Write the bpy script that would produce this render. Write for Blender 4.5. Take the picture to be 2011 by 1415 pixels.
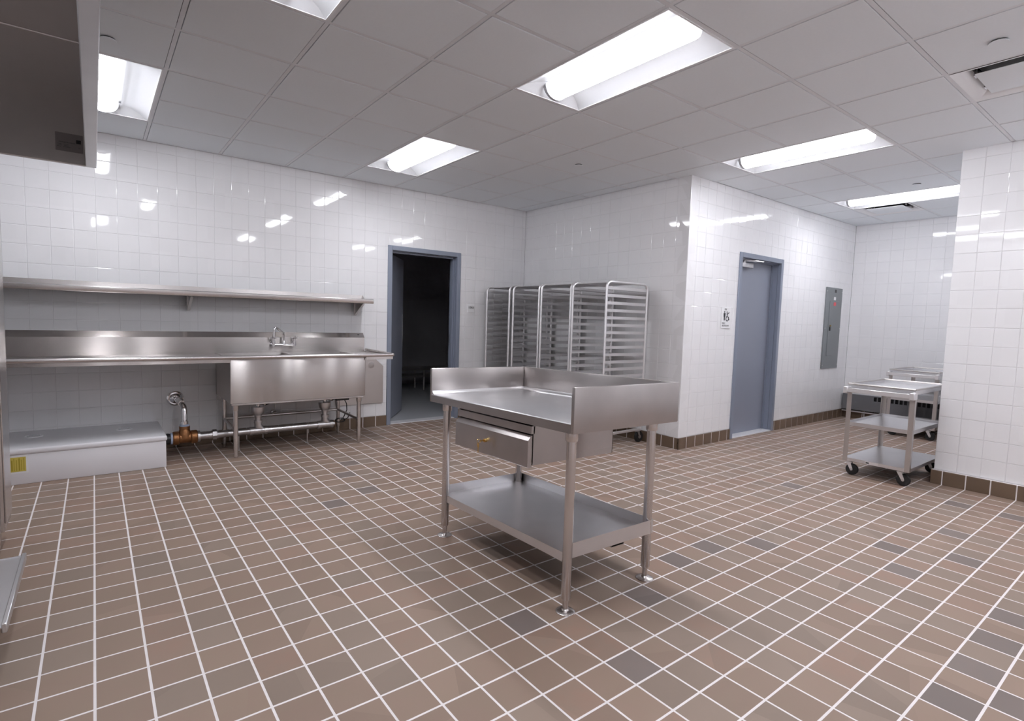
import bpy, bmesh, math, random
from mathutils import Vector, Matrix

for o in list(bpy.data.objects):
    bpy.data.objects.remove(o)
SC = bpy.context.scene
COL = SC.collection
random.seed(7)

# ------------------------------------------------------------------ camera
ROT = ((0.79778167, -0.60226445, 0.02866951), (-0.02318306, -0.07815357, -0.99667174), (0.60250059, 0.7944618, -0.07631182))
CAMP = Vector((0.02726984, -2.12387677, 1.31327472))
FPX, CXP, CYP = 1059.9067, 987.6145, 708.0016
cd = bpy.data.cameras.new('camera')
cam = bpy.data.objects.new('camera', cd)
COL.objects.link(cam)
R = Matrix(ROT)
mw = Matrix.Identity(4)
for i in range(3):
    mw[i][0] = R[0][i]; mw[i][1] = -R[1][i]; mw[i][2] = -R[2][i]; mw[i][3] = CAMP[i]
cam.matrix_world = mw
cd.sensor_fit = 'HORIZONTAL'
cd.sensor_width = 36.0
cd.lens = FPX / 2011 * 36.0
cd.shift_x = (1005.5 - CXP) / 2011
cd.shift_y = (CYP - 707.5) / 2011
cd.clip_start = 0.02
SC.camera = cam

# ------------------------------------------------------------------ world, exposure
w = bpy.data.worlds.new('world'); SC.world = w
w.use_nodes = True
w.node_tree.nodes['Background'].inputs[0].default_value = (0.5, 0.5, 0.52, 1)
w.node_tree.nodes['Background'].inputs[1].default_value = 0.0
SC.view_settings.view_transform = 'Standard'
SC.view_settings.look = 'None'
SC.view_settings.gamma = 1.0
SC.view_settings.use_curve_mapping = False
SC.view_settings.exposure = 0.0
SC.cycles.diffuse_bounces = 6
SC.cycles.glossy_bounces = 4
SC.cycles.transmission_bounces = 0
SC.cycles.max_bounces = 8
SC.cycles.caustics_reflective = False
SC.cycles.caustics_refractive = False
SC.cycles.use_adaptive_sampling = True
SC.cycles.use_light_tree = False
SC.cycles.adaptive_threshold = 0.05
SC.cycles.adaptive_min_samples = 14
LAMP_STRENGTH = 44.5
LAMP_SIDE = 3.6
LAMP_COLOR = (0.968, 0.978, 1.03)

# ------------------------------------------------------------------ main measures
T = 0.1574841          # floor tile pitch
H = 2.827              # ceiling height
G = 0.6096             # ceiling grid
GX, GY = 0.4273, 1.4068
Y_BACK = 3.86
X_RIGHT = 4.90
Y_FAR = 1.215
X_ALC = 9.03
X_NEAR = 5.86
Y_END = -0.717
X_LEFT, Y_FRONT = -1.30, -3.10
RECTS = [(X_LEFT, X_RIGHT, Y_FRONT, Y_BACK), (X_RIGHT, X_NEAR, Y_FRONT, Y_FAR), (X_NEAR, X_ALC, Y_END, Y_FAR)]

def inside(x, y):
    return any(a - 1e-6 <= x <= b + 1e-6 and c - 1e-6 <= y <= d + 1e-6 for a, b, c, d in RECTS)

def project(p):
    q = R @ (Vector(p) - CAMP)
    if q.z < 0.05:
        return None
    return (CXP + FPX * q.x / q.z, CYP + FPX * q.y / q.z)

def shown_area(pts):
    """projected area inside the frame, 0 when outside"""
    uv = [project(p) for p in pts]
    if any(q is None for q in uv):
        return 0.0
    cx = sum(q[0] for q in uv) / len(uv); cy = sum(q[1] for q in uv) / len(uv)
    if not (-5 < cx < 2016 and -5 < cy < 1420):
        return 0.0
    a = 0
    for i in range(len(uv)):
        j = (i + 1) % len(uv)
        a += uv[i][0] * uv[j][1] - uv[j][0] * uv[i][1]
    return abs(a) / 2

# ------------------------------------------------------------------ materials
MATS = {}
def new_mat(name):
    m = bpy.data.materials.new(name); m.use_nodes = True
    MATS[name] = m
    nt = m.node_tree
    return m, nt, nt.nodes['Principled BSDF']

def plain(name, col, rough=0.5, metal=0.0, spec=0.5, noise=0.0, nscale=8.0, bump=0.0, bscale=200.0):
    m, nt, b = new_mat(name)
    b.inputs['Base Color'].default_value = (*col, 1)
    b.inputs['Roughness'].default_value = rough
    b.inputs['Metallic'].default_value = metal
    b.inputs['Specular IOR Level'].default_value = spec
    tc = nt.nodes.new('ShaderNodeTexCoord')
    if noise:
        n = nt.nodes.new('ShaderNodeTexNoise'); n.inputs['Scale'].default_value = nscale
        n.inputs['Detail'].default_value = 5
        nt.links.new(tc.outputs['Object'], n.inputs['Vector'])
        mx = nt.nodes.new('ShaderNodeMix'); mx.data_type = 'RGBA'
        mx.inputs[6].default_value = (*[c * (1 - noise) for c in col], 1)
        mx.inputs[7].default_value = (*[min(1, c * (1 + noise)) for c in col], 1)
        nt.links.new(n.outputs['Fac'], mx.inputs[0])
        nt.links.new(mx.outputs[2], b.inputs['Base Color'])
    if bump:
        n2 = nt.nodes.new('ShaderNodeTexNoise'); n2.inputs['Scale'].default_value = bscale
        nt.links.new(tc.outputs['Object'], n2.inputs['Vector'])
        bp = nt.nodes.new('ShaderNodeBump'); bp.inputs['Strength'].default_value = bump
        bp.inputs['Distance'].default_value = 0.002
        nt.links.new(n2.outputs['Fac'], bp.inputs['Height'])
        nt.links.new(bp.outputs['Normal'], b.inputs['Normal'])
    return m

def steel(name, col=(0.66, 0.635, 0.625), rough=0.25, brush=(2, 2, 900), aniso=0.7, dent=0.08, dscale=1.6, blotch=0.06):
    """brushed stainless: faint grain in roughness, sheet waviness, glints drawn out across the grain"""
    m, nt, b = new_mat(name)
    b.inputs['Metallic'].default_value = 1.0
    b.inputs['Anisotropic'].default_value = aniso
    tc = nt.nodes.new('ShaderNodeTexCoord')
    if aniso:
        cv = nt.nodes.new('ShaderNodeCombineXYZ')
        cv.inputs[0].default_value = 0.02; cv.inputs[1].default_value = 0.2; cv.inputs[2].default_value = 1.0
        nt.links.new(cv.outputs[0], b.inputs['Tangent'])
    mp = nt.nodes.new('ShaderNodeMapping'); mp.inputs['Scale'].default_value = brush
    nt.links.new(tc.outputs['Object'], mp.inputs['Vector'])
    n = nt.nodes.new('ShaderNodeTexNoise'); n.inputs['Scale'].default_value = 1.0; n.inputs['Detail'].default_value = 2
    nt.links.new(mp.outputs['Vector'], n.inputs['Vector'])
    mr = nt.nodes.new('ShaderNodeMapRange')
    mr.inputs['To Min'].default_value = rough * 0.97; mr.inputs['To Max'].default_value = rough * 1.03
    nt.links.new(n.outputs['Fac'], mr.inputs['Value'])
    nt.links.new(mr.outputs['Result'], b.inputs['Roughness'])
    n3 = nt.nodes.new('ShaderNodeTexNoise'); n3.inputs['Scale'].default_value = 7.0; n3.inputs['Detail'].default_value = 4
    nt.links.new(tc.outputs['Object'], n3.inputs['Vector'])
    mx = nt.nodes.new('ShaderNodeMix'); mx.data_type = 'RGBA'
    mx.inputs[6].default_value = (*[c * (1 - blotch) for c in col], 1)
    mx.inputs[7].default_value = (*[min(1, c * (1 + blotch)) for c in col], 1)
    nt.links.new(n3.outputs['Fac'], mx.inputs[0]); nt.links.new(mx.outputs[2], b.inputs['Base Color'])
    if dent:
        n2 = nt.nodes.new('ShaderNodeTexNoise'); n2.inputs['Scale'].default_value = dscale; n2.inputs['Detail'].default_value = 0
        nt.links.new(tc.outputs['Object'], n2.inputs['Vector'])
        bp = nt.nodes.new('ShaderNodeBump'); bp.inputs['Strength'].default_value = dent
        bp.inputs['Distance'].default_value = 0.05
        nt.links.new(n2.outputs['Fac'], bp.inputs['Height'])
        nt.links.new(bp.outputs['Normal'], b.inputs['Normal'])
    return m

def tile_mat(name, col, rough, cell, var, mottle, mcol, spec=0.5, bump=0.0, detail=4):
    """ceramic: each tile its own tone (by its cell in the world), a mottled body"""
    m, nt, b = new_mat(name)
    b.inputs['Roughness'].default_value = rough
    b.inputs['Specular IOR Level'].default_value = spec
    ge = nt.nodes.new('ShaderNodeNewGeometry')
    sc = nt.nodes.new('ShaderNodeVectorMath'); sc.operation = 'SCALE'; sc.inputs['Scale'].default_value = 1.0 / cell
    nt.links.new(ge.outputs['Position'], sc.inputs[0])
    fl = nt.nodes.new('ShaderNodeVectorMath'); fl.operation = 'FLOOR'
    nt.links.new(sc.outputs[0], fl.inputs[0])
    wn = nt.nodes.new('ShaderNodeTexWhiteNoise'); wn.noise_dimensions = '3D'
    nt.links.new(fl.outputs[0], wn.inputs['Vector'])
    hs = nt.nodes.new('ShaderNodeMapRange')
    hs.inputs['To Min'].default_value = 1 - var; hs.inputs['To Max'].default_value = 1 + var
    nt.links.new(wn.outputs['Value'], hs.inputs['Value'])
    no = nt.nodes.new('ShaderNodeTexNoise'); no.inputs['Scale'].default_value = 9.0; no.inputs['Detail'].default_value = detail
    no.inputs['Roughness'].default_value = 0.65
    ad = nt.nodes.new('ShaderNodeVectorMath'); ad.operation = 'ADD'
    nt.links.new(ge.outputs['Position'], ad.inputs[0]); nt.links.new(wn.outputs['Color'], ad.inputs[1])
    nt.links.new(ad.outputs[0], no.inputs['Vector'])
    rp = nt.nodes.new('ShaderNodeMapRange'); rp.inputs['From Min'].default_value = 0.35; rp.inputs['From Max'].default_value = 0.75
    rp.inputs['To Max'].default_value = mottle
    nt.links.new(no.outputs['Fac'], rp.inputs['Value'])
    mx = nt.nodes.new('ShaderNodeMix'); mx.data_type = 'RGBA'
    mx.inputs[6].default_value = (*col, 1); mx.inputs[7].default_value = (*mcol, 1)
    nt.links.new(rp.outputs['Result'], mx.inputs[0])
    mu = nt.nodes.new('ShaderNodeVectorMath'); mu.operation = 'SCALE'
    nt.links.new(mx.outputs[2], mu.inputs[0]); nt.links.new(hs.outputs['Result'], mu.inputs['Scale'])
    nt.links.new(mu.outputs[0], b.inputs['Base Color'])
    if bump:
        n2 = nt.nodes.new('ShaderNodeTexNoise'); n2.inputs['Scale'].default_value = 6.0
        nt.links.new(ge.outputs['Position'], n2.inputs['Vector'])
        bp = nt.nodes.new('ShaderNodeBump'); bp.inputs['Strength'].default_value = bump; bp.inputs['Distance'].default_value = 0.004
        nt.links.new(n2.outputs['Fac'], bp.inputs['Height']); nt.links.new(bp.outputs['Normal'], b.inputs['Normal'])
    return m

def emit(name, col, s):
    m = bpy.data.materials.new(name); m.use_nodes = True; nt = m.node_tree
    nt.nodes.remove(nt.nodes['Principled BSDF'])
    e = nt.nodes.new('ShaderNodeEmission'); e.inputs[0].default_value = (*col, 1); e.inputs[1].default_value = s
    nt.links.new(e.outputs[0], nt.nodes['Material Output'].inputs[0]); MATS[name] = m
    return m

tile_mat('wall_tile', (0.865, 0.86, 0.875), 0.04, 0.1543, 0.012, 0.25, (0.845, 0.845, 0.855), detail=1)
plain('wall_grout', (0.78, 0.775, 0.785), 0.8)
plain('floor_grout', (0.84, 0.79, 0.79), 0.85, noise=0.06, nscale=30)
tile_mat('quarry_tan', (0.296, 0.216, 0.166), 0.52, T, 0.075, 0.8, (0.300, 0.208, 0.166), spec=0.3)
tile_mat('quarry_warm', (0.316, 0.210, 0.162), 0.52, T, 0.07, 0.8, (0.285, 0.216, 0.170), spec=0.3)
tile_mat('quarry_grey', (0.278, 0.212, 0.170), 0.50, T, 0.08, 0.6, (0.292, 0.220, 0.178), spec=0.3)
tile_mat('quarry_dark', (0.205, 0.168, 0.152), 0.48, T, 0.08, 0.7, (0.218, 0.170, 0.150), spec=0.3)
tile_mat('base_tile', (0.168, 0.115, 0.078), 0.33, T, 0.08, 0.5, (0.148, 0.102, 0.070))
plain('ceiling_panel', (0.85, 0.885, 0.92), 0.9, noise=0.02, nscale=60)
plain('ceiling_tee', (0.80, 0.81, 0.84), 0.5)
plain('ceiling_void', (0.08, 0.075, 0.075), 0.9)
steel('steel')
steel('steel_tube', (0.64, 0.61, 0.60), rough=0.26, aniso=0.0, dent=0.0, brush=(40, 40, 40))
steel('steel_sink', (0.55, 0.52, 0.507), rough=0.26, dent=0.07, dscale=1.5, aniso=1.0)
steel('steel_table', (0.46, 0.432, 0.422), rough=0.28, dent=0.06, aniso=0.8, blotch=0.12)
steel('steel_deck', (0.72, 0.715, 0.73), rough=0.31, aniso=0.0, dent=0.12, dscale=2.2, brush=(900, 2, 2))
steel('steel_dark', (0.56, 0.53, 0.515), rough=0.36, aniso=0.0, dent=0.03)
steel('aluminium', (0.82, 0.81, 0.82), rough=0.42, aniso=0.0, dent=0.0, brush=(20, 20, 20))
plain('galvanised', (0.62, 0.61, 0.62), 0.28, 1.0, noise=0.12, nscale=25)
plain('chrome', (0.80, 0.79, 0.80), 0.06, 1.0)
plain('bronze', (0.30, 0.14, 0.06), 0.38, 0.85, noise=0.25, nscale=20)
plain('brass', (0.75, 0.52, 0.20), 0.2, 1.0)
plain('rubber', (0.015, 0.015, 0.016), 0.45)
plain('black_plastic', (0.02, 0.02, 0.022), 0.4)
plain('white_plastic', (0.80, 0.79, 0.82), 0.35, noise=0.03, nscale=3)
plain('white_paint', (0.86, 0.86, 0.875), 0.32)
plain('reflector_paint', (0.66, 0.665, 0.69), 0.5)
plain('cap_grey', (0.50, 0.51, 0.53), 0.4)
plain('blue_tape', (0.42, 0.50, 0.66), 0.5)
plain('door_paint', (0.25, 0.27, 0.33), 0.33, noise=0.06, nscale=2, bump=0.05, bscale=120)
plain('frame_paint', (0.25, 0.28, 0.35), 0.30, noise=0.03, nscale=3)
plain('panel_paint', (0.20, 0.215, 0.225), 0.38, noise=0.05, nscale=4)
plain('convector_paint', (0.155, 0.155, 0.165), 0.45)
plain('marble', (0.72, 0.71, 0.73), 0.3, noise=0.12, nscale=18)
plain('epoxy_floor', (0.42, 0.43, 0.45), 0.45)
plain('dim_wall', (0.55, 0.54, 0.56), 0.8)
plain('yellow_label', (0.62, 0.50, 0.10), 0.5)
plain('yellow_print', (0.40, 0.31, 0.03), 0.5)
plain('red_label', (0.75, 0.10, 0.12), 0.5)
plain('print', (0.03, 0.03, 0.035), 0.6)
plain('grey_print', (0.16, 0.155, 0.16), 0.6)
plain('clear_label', (0.30, 0.28, 0.275), 0.35, 0.6)
lm = emit('lamp_lens', LAMP_COLOR, LAMP_STRENGTH)   # emission set lower on the sides than the bottom, so the reflectors stay dim
_nt = lm.node_tree; _e = [n for n in _nt.nodes if n.type == 'EMISSION'][0]
_g = _nt.nodes.new('ShaderNodeNewGeometry'); _s = _nt.nodes.new('ShaderNodeSeparateXYZ'); _r = _nt.nodes.new('ShaderNodeMapRange')
_nt.links.new(_g.outputs['Normal'], _s.inputs[0]); _nt.links.new(_s.outputs[2], _r.inputs['Value'])
_r.inputs['From Min'].default_value = -0.55; _r.inputs['From Max'].default_value = -0.88
_r.inputs['To Min'].default_value = LAMP_SIDE; _r.inputs['To Max'].default_value = LAMP_STRENGTH
_nt.links.new(_r.outputs['Result'], _e.inputs[1])

# ------------------------------------------------------------------ mesh helpers
class Mesh:
    def __init__(s):
        s.bm = bmesh.new()
    def box(s, x0, x1, y0, y1, z0, z1, bev=0.0, seg=2):
        bm = s.bm if not bev else bmesh.new()
        v = [bm.verts.new((x, y, z)) for x in (x0, x1) for y in (y0, y1) for z in (z0, z1)]
        for f in ((0, 1, 3, 2), (4, 6, 7, 5), (0, 4, 5, 1), (2, 3, 7, 6), (0, 2, 6, 4), (1, 5, 7, 3)):
            bm.faces.new([v[i] for i in f])
        if bev:
            bmesh.ops.bevel(bm, geom=list(bm.edges), offset=bev, segments=seg, affect='EDGES', profile=0.5)
            s.join(bm)
        return s
    def join(s, bm):
        me = bpy.data.meshes.new('tmp'); bm.to_mesh(me); bm.free()
        s.bm.from_mesh(me); bpy.data.meshes.remove(me)
    def prism(s, poly, axis, a0, a1):
        bm = s.bm
        def P(p, a):
            return {'x': (a, p[0], p[1]), 'y': (p[0], a, p[1]), 'z': (p[0], p[1], a)}[axis]
        A = [bm.verts.new(P(p, a0)) for p in poly]; B = [bm.verts.new(P(p, a1)) for p in poly]
        n = len(poly)
        bm.faces.new(A[::-1]); bm.faces.new(B)
        for i in range(n):
            j = (i + 1) % n
            bm.faces.new((A[i], A[j], B[j], B[i]))
        return s
    def strip(s, prof, axis, a0, a1, th):
        """an open profile given a thickness, pushed along an axis"""
        n = len(prof); off = []
        for i in range(n):
            p = Vector(prof[max(0, i - 1)]); q = Vector(prof[min(n - 1, i + 1)])
            d = (q - p).normalized()
            off.append((prof[i][0] - d.y * th, prof[i][1] + d.x * th))
        bm = s.bm
        def P(p, a):
            return {'x': (a, p[0], p[1]), 'y': (p[0], a, p[1]), 'z': (p[0], p[1], a)}[axis]
        rows = [[bm.verts.new(P(p, a)) for p in pts] for pts in (prof, off) for a in (a0, a1)]
        a, b, c, d = rows
        for i in range(n - 1):
            bm.faces.new((a[i], a[i + 1], b[i + 1], b[i]))
            bm.faces.new((c[i], d[i], d[i + 1], c[i + 1]))
            bm.faces.new((a[i], c[i], c[i + 1], a[i + 1]))
            bm.faces.new((b[i], b[i + 1], d[i + 1], d[i]))
        bm.faces.new((a[0], b[0], d[0], c[0])); bm.faces.new((a[-1], c[-1], d[-1], b[-1]))
        return s
    def tube(s, pts, r, seg=10, caps=True, radii=None):
        bm = s.bm; pts = [Vector(p) for p in pts]; rings = []
        up = None
        for i, p in enumerate(pts):
            d = (pts[min(i + 1, len(pts) - 1)] - pts[max(i - 1, 0)]).normalized()
            if up is None:
                up = d.orthogonal().normalized()
            else:
                up = (up - d * up.dot(d))
                up = up.normalized() if up.length > 1e-5 else d.orthogonal().normalized()
            side = d.cross(up); rr = radii[i] if radii else r
            rings.append([bm.verts.new(p + (up * math.cos(a) + side * math.sin(a)) * rr) for a in [2 * math.pi * k / seg for k in range(seg)]])
        for a, b in zip(rings, rings[1:]):
            for k in range(seg):
                l = (k + 1) % seg
                bm.faces.new((a[k], a[l], b[l], b[k]))
        if caps:
            bm.faces.new(rings[0][::-1]); bm.faces.new(rings[-1])
        return s
    def lathe(s, prof, c, seg=20, axis='z'):
        bm = s.bm; c = Vector(c); rings = []
        for r, h in prof:
            ring = []
            for k in range(seg):
                a = 2 * math.pi * k / seg; u, v = r * math.cos(a), r * math.sin(a)
                q = {'z': (u, v, h), 'y': (u, h, v), 'x': (h, u, v)}[axis]
                ring.append(bm.verts.new(c + Vector(q)))
            rings.append(ring)
        for a, b in zip(rings, rings[1:]):
            for k in range(seg):
                l = (k + 1) % seg
                bm.faces.new((a[k], a[l], b[l], b[k]))
        bm.faces.new(rings[0][::-1]); bm.faces.new(rings[-1])
        return s
    def ball(s, c, r, seg=12, sz=1.0):
        n = 8
        return s.lathe([(max(1e-4, r * math.sin(math.pi * i / n)), -r * sz * math.cos(math.pi * i / n)) for i in range(n + 1)], c, seg)
    def warp(s, fn):
        for v in s.bm.verts:
            v.co = Vector(fn(*v.co))
        return s

ORG = {}
def finish(bm, mat, org=(0, 0, 0), smooth=True, name='mesh'):
    bmesh.ops.recalc_face_normals(bm, faces=bm.faces)
    o = Vector(org)
    for v in bm.verts:
        v.co -= o
    if smooth:
        for f in bm.faces:
            f.smooth = True
        for e in bm.edges:
            e.smooth = len(e.link_faces) == 2 and e.calc_face_angle(0) < 0.62
    me = bpy.data.meshes.new(name); bm.to_mesh(me); bm.free()
    if mat:
        for q in (mat if isinstance(mat, (list, tuple)) else [mat]):
            me.materials.append(MATS[q])
    return me

def obj(name, mesh, mat, parent=None, smooth=True, org=None):
    """link one mesh object; the mesh is given in world measures"""
    base = ORG[parent.name] if parent else Vector((0, 0, 0))
    loc = Vector(org) if org is not None else base
    me = finish(mesh.bm, mat, loc, smooth, name)
    o = bpy.data.objects.new(name, me); COL.objects.link(o)
    o.location = loc - base
    if parent:
        o.parent = parent
    ORG[o.name] = loc
    return o

def tag(o, label, cat=None, group=None, kind=None):
    if label: o['label'] = label
    if cat: o['category'] = cat
    if group: o['group'] = group
    if kind: o['kind'] = kind
    return o

def thing(name, label, cat, loc, group=None, kind=None):
    o = bpy.data.objects.new(name, None); COL.objects.link(o)
    o.location = loc; o.empty_display_size = 0.05
    ORG[o.name] = Vector(loc)
    return tag(o, label, cat, group, kind)

def dup(root, loc, label=None):
    def rec(o, parent):
        c = o.copy(); COL.objects.link(c)
        if parent: c.parent = parent
        for ch in [k for k in bpy.data.objects if k.parent == o]:
            rec(ch, c)
        return c
    kids = list(root.children)
    c = root.copy(); COL.objects.link(c); c.location = loc
    ORG[c.name] = Vector(loc)
    for k in kids:
        kc = k.copy(); COL.objects.link(kc); kc.parent = c
        for g in list(k.children):
            gc = g.copy(); COL.objects.link(gc); gc.parent = kc
    if label: c['label'] = label
    return c

def arc(c, r, a0, a1, n, plane='xz', k=0.0):
    out = []
    for i in range(n + 1):
        a = a0 + (a1 - a0) * i / n
        u, v = r * math.cos(a), r * math.sin(a)
        out.append({'xz': (c[0] + u, c[1], c[2] + v), 'yz': (c[0], c[1] + u, c[2] + v), 'xy': (c[0] + u, c[1] + v, c[2])}[plane])
    return out

TEXTS = {}
def text(name, body, size, loc, rot, mat, parent, squash=1.0):
    cu = bpy.data.curves.new('t', 'FONT'); cu.body = body; cu.size = size; cu.extrude = 0.0006
    cu.align_x = 'CENTER'; cu.align_y = 'CENTER'
    t = bpy.data.objects.new('t', cu); COL.objects.link(t)
    dg = bpy.context.evaluated_depsgraph_get()
    me = bpy.data.meshes.new_from_object(t.evaluated_get(dg))
    bpy.data.objects.remove(t)
    me.materials.clear(); me.materials.append(MATS[mat])
    o = bpy.data.objects.new(name, me); COL.objects.link(o)
    o.location = Vector(loc) - (ORG[parent.name] if parent else Vector((0, 0, 0)))
    o.rotation_euler = rot; o.scale = (squash, 1, 1); o.parent = parent
    ORG[o.name] = Vector(loc)
    return o

# ------------------------------------------------------------------ floor
fm = Mesh(); fm.box(X_LEFT - 0.02, X_ALC + 0.02, Y_FRONT - 0.02, Y_BACK + 0.02, -0.12, -0.0007)
floor = tag(obj('floor', fm, 'floor_grout', smooth=False), 'brown quarry tile floor with pale grout lines', kind='structure')

def tile_verts(w, d, th, ch, dz):
    """a tile face down its chamfer to its foot: local u, v, height"""
    a, b = w / 2, d / 2
    top = [(-a + ch, -b + ch, 0), (a - ch, -b + ch, 0), (a - ch, b - ch, 0), (-a + ch, b - ch, 0)]
    mid = [(-a, -b, -dz), (a, -b, -dz), (a, b, -dz), (-a, b, -dz)]
    bot = [(-a, -b, -th), (a, -b, -th), (a, b, -th), (-a, b, -th)]
    fs = [(0, 1, 2, 3)]
    for i in range(4):
        j = (i + 1) % 4
        fs += [(4 + i, 4 + j, j, i), (8 + i, 8 + j, 4 + j, 4 + i)]
    return top + mid + bot, fs

DARK = {(9, -3), (13, -4), (10, -6), (18, -3), (20, -4), (16, -3), (8, 9), (10, 10), (10, 13), (11, 15), (15, -11), (16, -12), (19, -11), (21, -11), (17, -11), (25, -9), (33, -9), (24, -7), (28, -8), (33, -7), (29, -1), (22, -8)}
GREY = {(16, -7), (19, -7), (19, -8), (21, -7), (14, -6)}
QM = ['quarry_tan', 'quarry_warm', 'quarry_grey', 'quarry_dark']
TW = T - 0.0085
ftile = {}
for k, q in enumerate(QM):
    v, f = tile_verts(TW, TW, 0.008, 0.0012, 0.0004)
    me = bpy.data.meshes.new('floor_tile'); me.from_pydata(v, [], f); me.materials.append(MATS[q]); ftile[k] = me
cells = []
for i in range(math.floor(X_LEFT / T) - 1, math.ceil(X_ALC / T) + 1):
    for j in range(math.floor(Y_FRONT / T) - 1, math.ceil(Y_BACK / T) + 1):
        x0, x1, y0, y1 = i * T + 0.00425, (i + 1) * T - 0.00425, j * T + 0.00425, (j + 1) * T - 0.00425
        best = None
        for a, b, c, d in RECTS:
            # join neighbours where the plan goes on
            xa, xb, ya, yb = max(x0, a), min(x1, b), max(y0, c), min(y1, d)
            if xb - xa > 0.006 and yb - ya > 0.006:
                best = (xa, xb, ya, yb) if best is None else (min(xa, best[0]), max(xb, best[1]), min(ya, best[2]), max(yb, best[3]))
        if not best:
            continue
        r = random.random()
        k = 3 if (i, j) in DARK else 2 if (i, j) in GREY else (0 if r < 0.58 else 1 if r < 0.74 else 2)
        full = abs(best[1] - best[0] - TW) < 1e-4 and abs(best[3] - best[2] - TW) < 1e-4
        x0, x1, y0, y1 = best
        cells.append((shown_area([(x0, y0, 0), (x1, y0, 0), (x1, y1, 0), (x0, y1, 0)]) if full else 0, best, k, full))
cells.sort(key=lambda c: -c[0])
rest_v, rest_f, rest_m = [], [], []
for n, (ar, (x0, x1, y0, y1), k, full) in enumerate(cells):
    cxm, cym = (x0 + x1) / 2, (y0 + y1) / 2
    if n < 300 and ar > 0:
        o = bpy.data.objects.new('tile', ftile[k]); COL.objects.link(o); o.parent = floor
        o.location = (cxm, cym, random.uniform(-0.0002, 0.0002)); o.rotation_euler = (random.gauss(0, 0.0012), random.gauss(0, 0.0012), 0)
    else:
        v, f = tile_verts(x1 - x0, y1 - y0, 0.008, 0.0012, 0.0004)
        b0 = len(rest_v); rx, ry = random.gauss(0, 0.0012), random.gauss(0, 0.0012)
        rest_v += [(p[0] + cxm, p[1] + cym, p[2] + p[0] * ry + p[1] * rx) for p in v]
        rest_f += [tuple(b0 + q for q in ff) for ff in f]; rest_m += [k] * len(f)
me = bpy.data.meshes.new('floor_tiles'); me.from_pydata(rest_v, [], rest_f)
for q in QM: me.materials.append(MATS[q])
me.polygons.foreach_set('material_index', rest_m)
o = bpy.data.objects.new('floor_tiles', me); COL.objects.link(o); o.parent = floor; o['kind'] = 'stuff'
tag(o, 'smaller quarry tiles further across the floor')

# ------------------------------------------------------------------ tiled walls
WP = 0.1543; WT = WP - 0.0020; Z0 = 0.122
wv, wf = tile_verts(WT, WT, 0.006, 0.0028, 0.0014)
wall_tile_mesh = bpy.data.meshes.new('wall_tile'); wall_tile_mesh.from_pydata(wv, [], wf); wall_tile_mesh.materials.append(MATS['wall_tile'])

def cut(rect, hole):
    """a rectangle less a hole: what is left, as rectangles"""
    a, b, c, d = rect; e, f, g, h = hole
    if b <= e or a >= f or d <= g or c >= h:
        return [rect]
    out = []
    if a < e: out.append((a, e, c, d))
    if b > f: out.append((f, b, c, d))
    m0, m1 = max(a, e), min(b, f)
    if d > h: out.append((m0, m1, h, d))
    if c < g: out.append((m0, m1, c, g))
    return out

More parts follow.
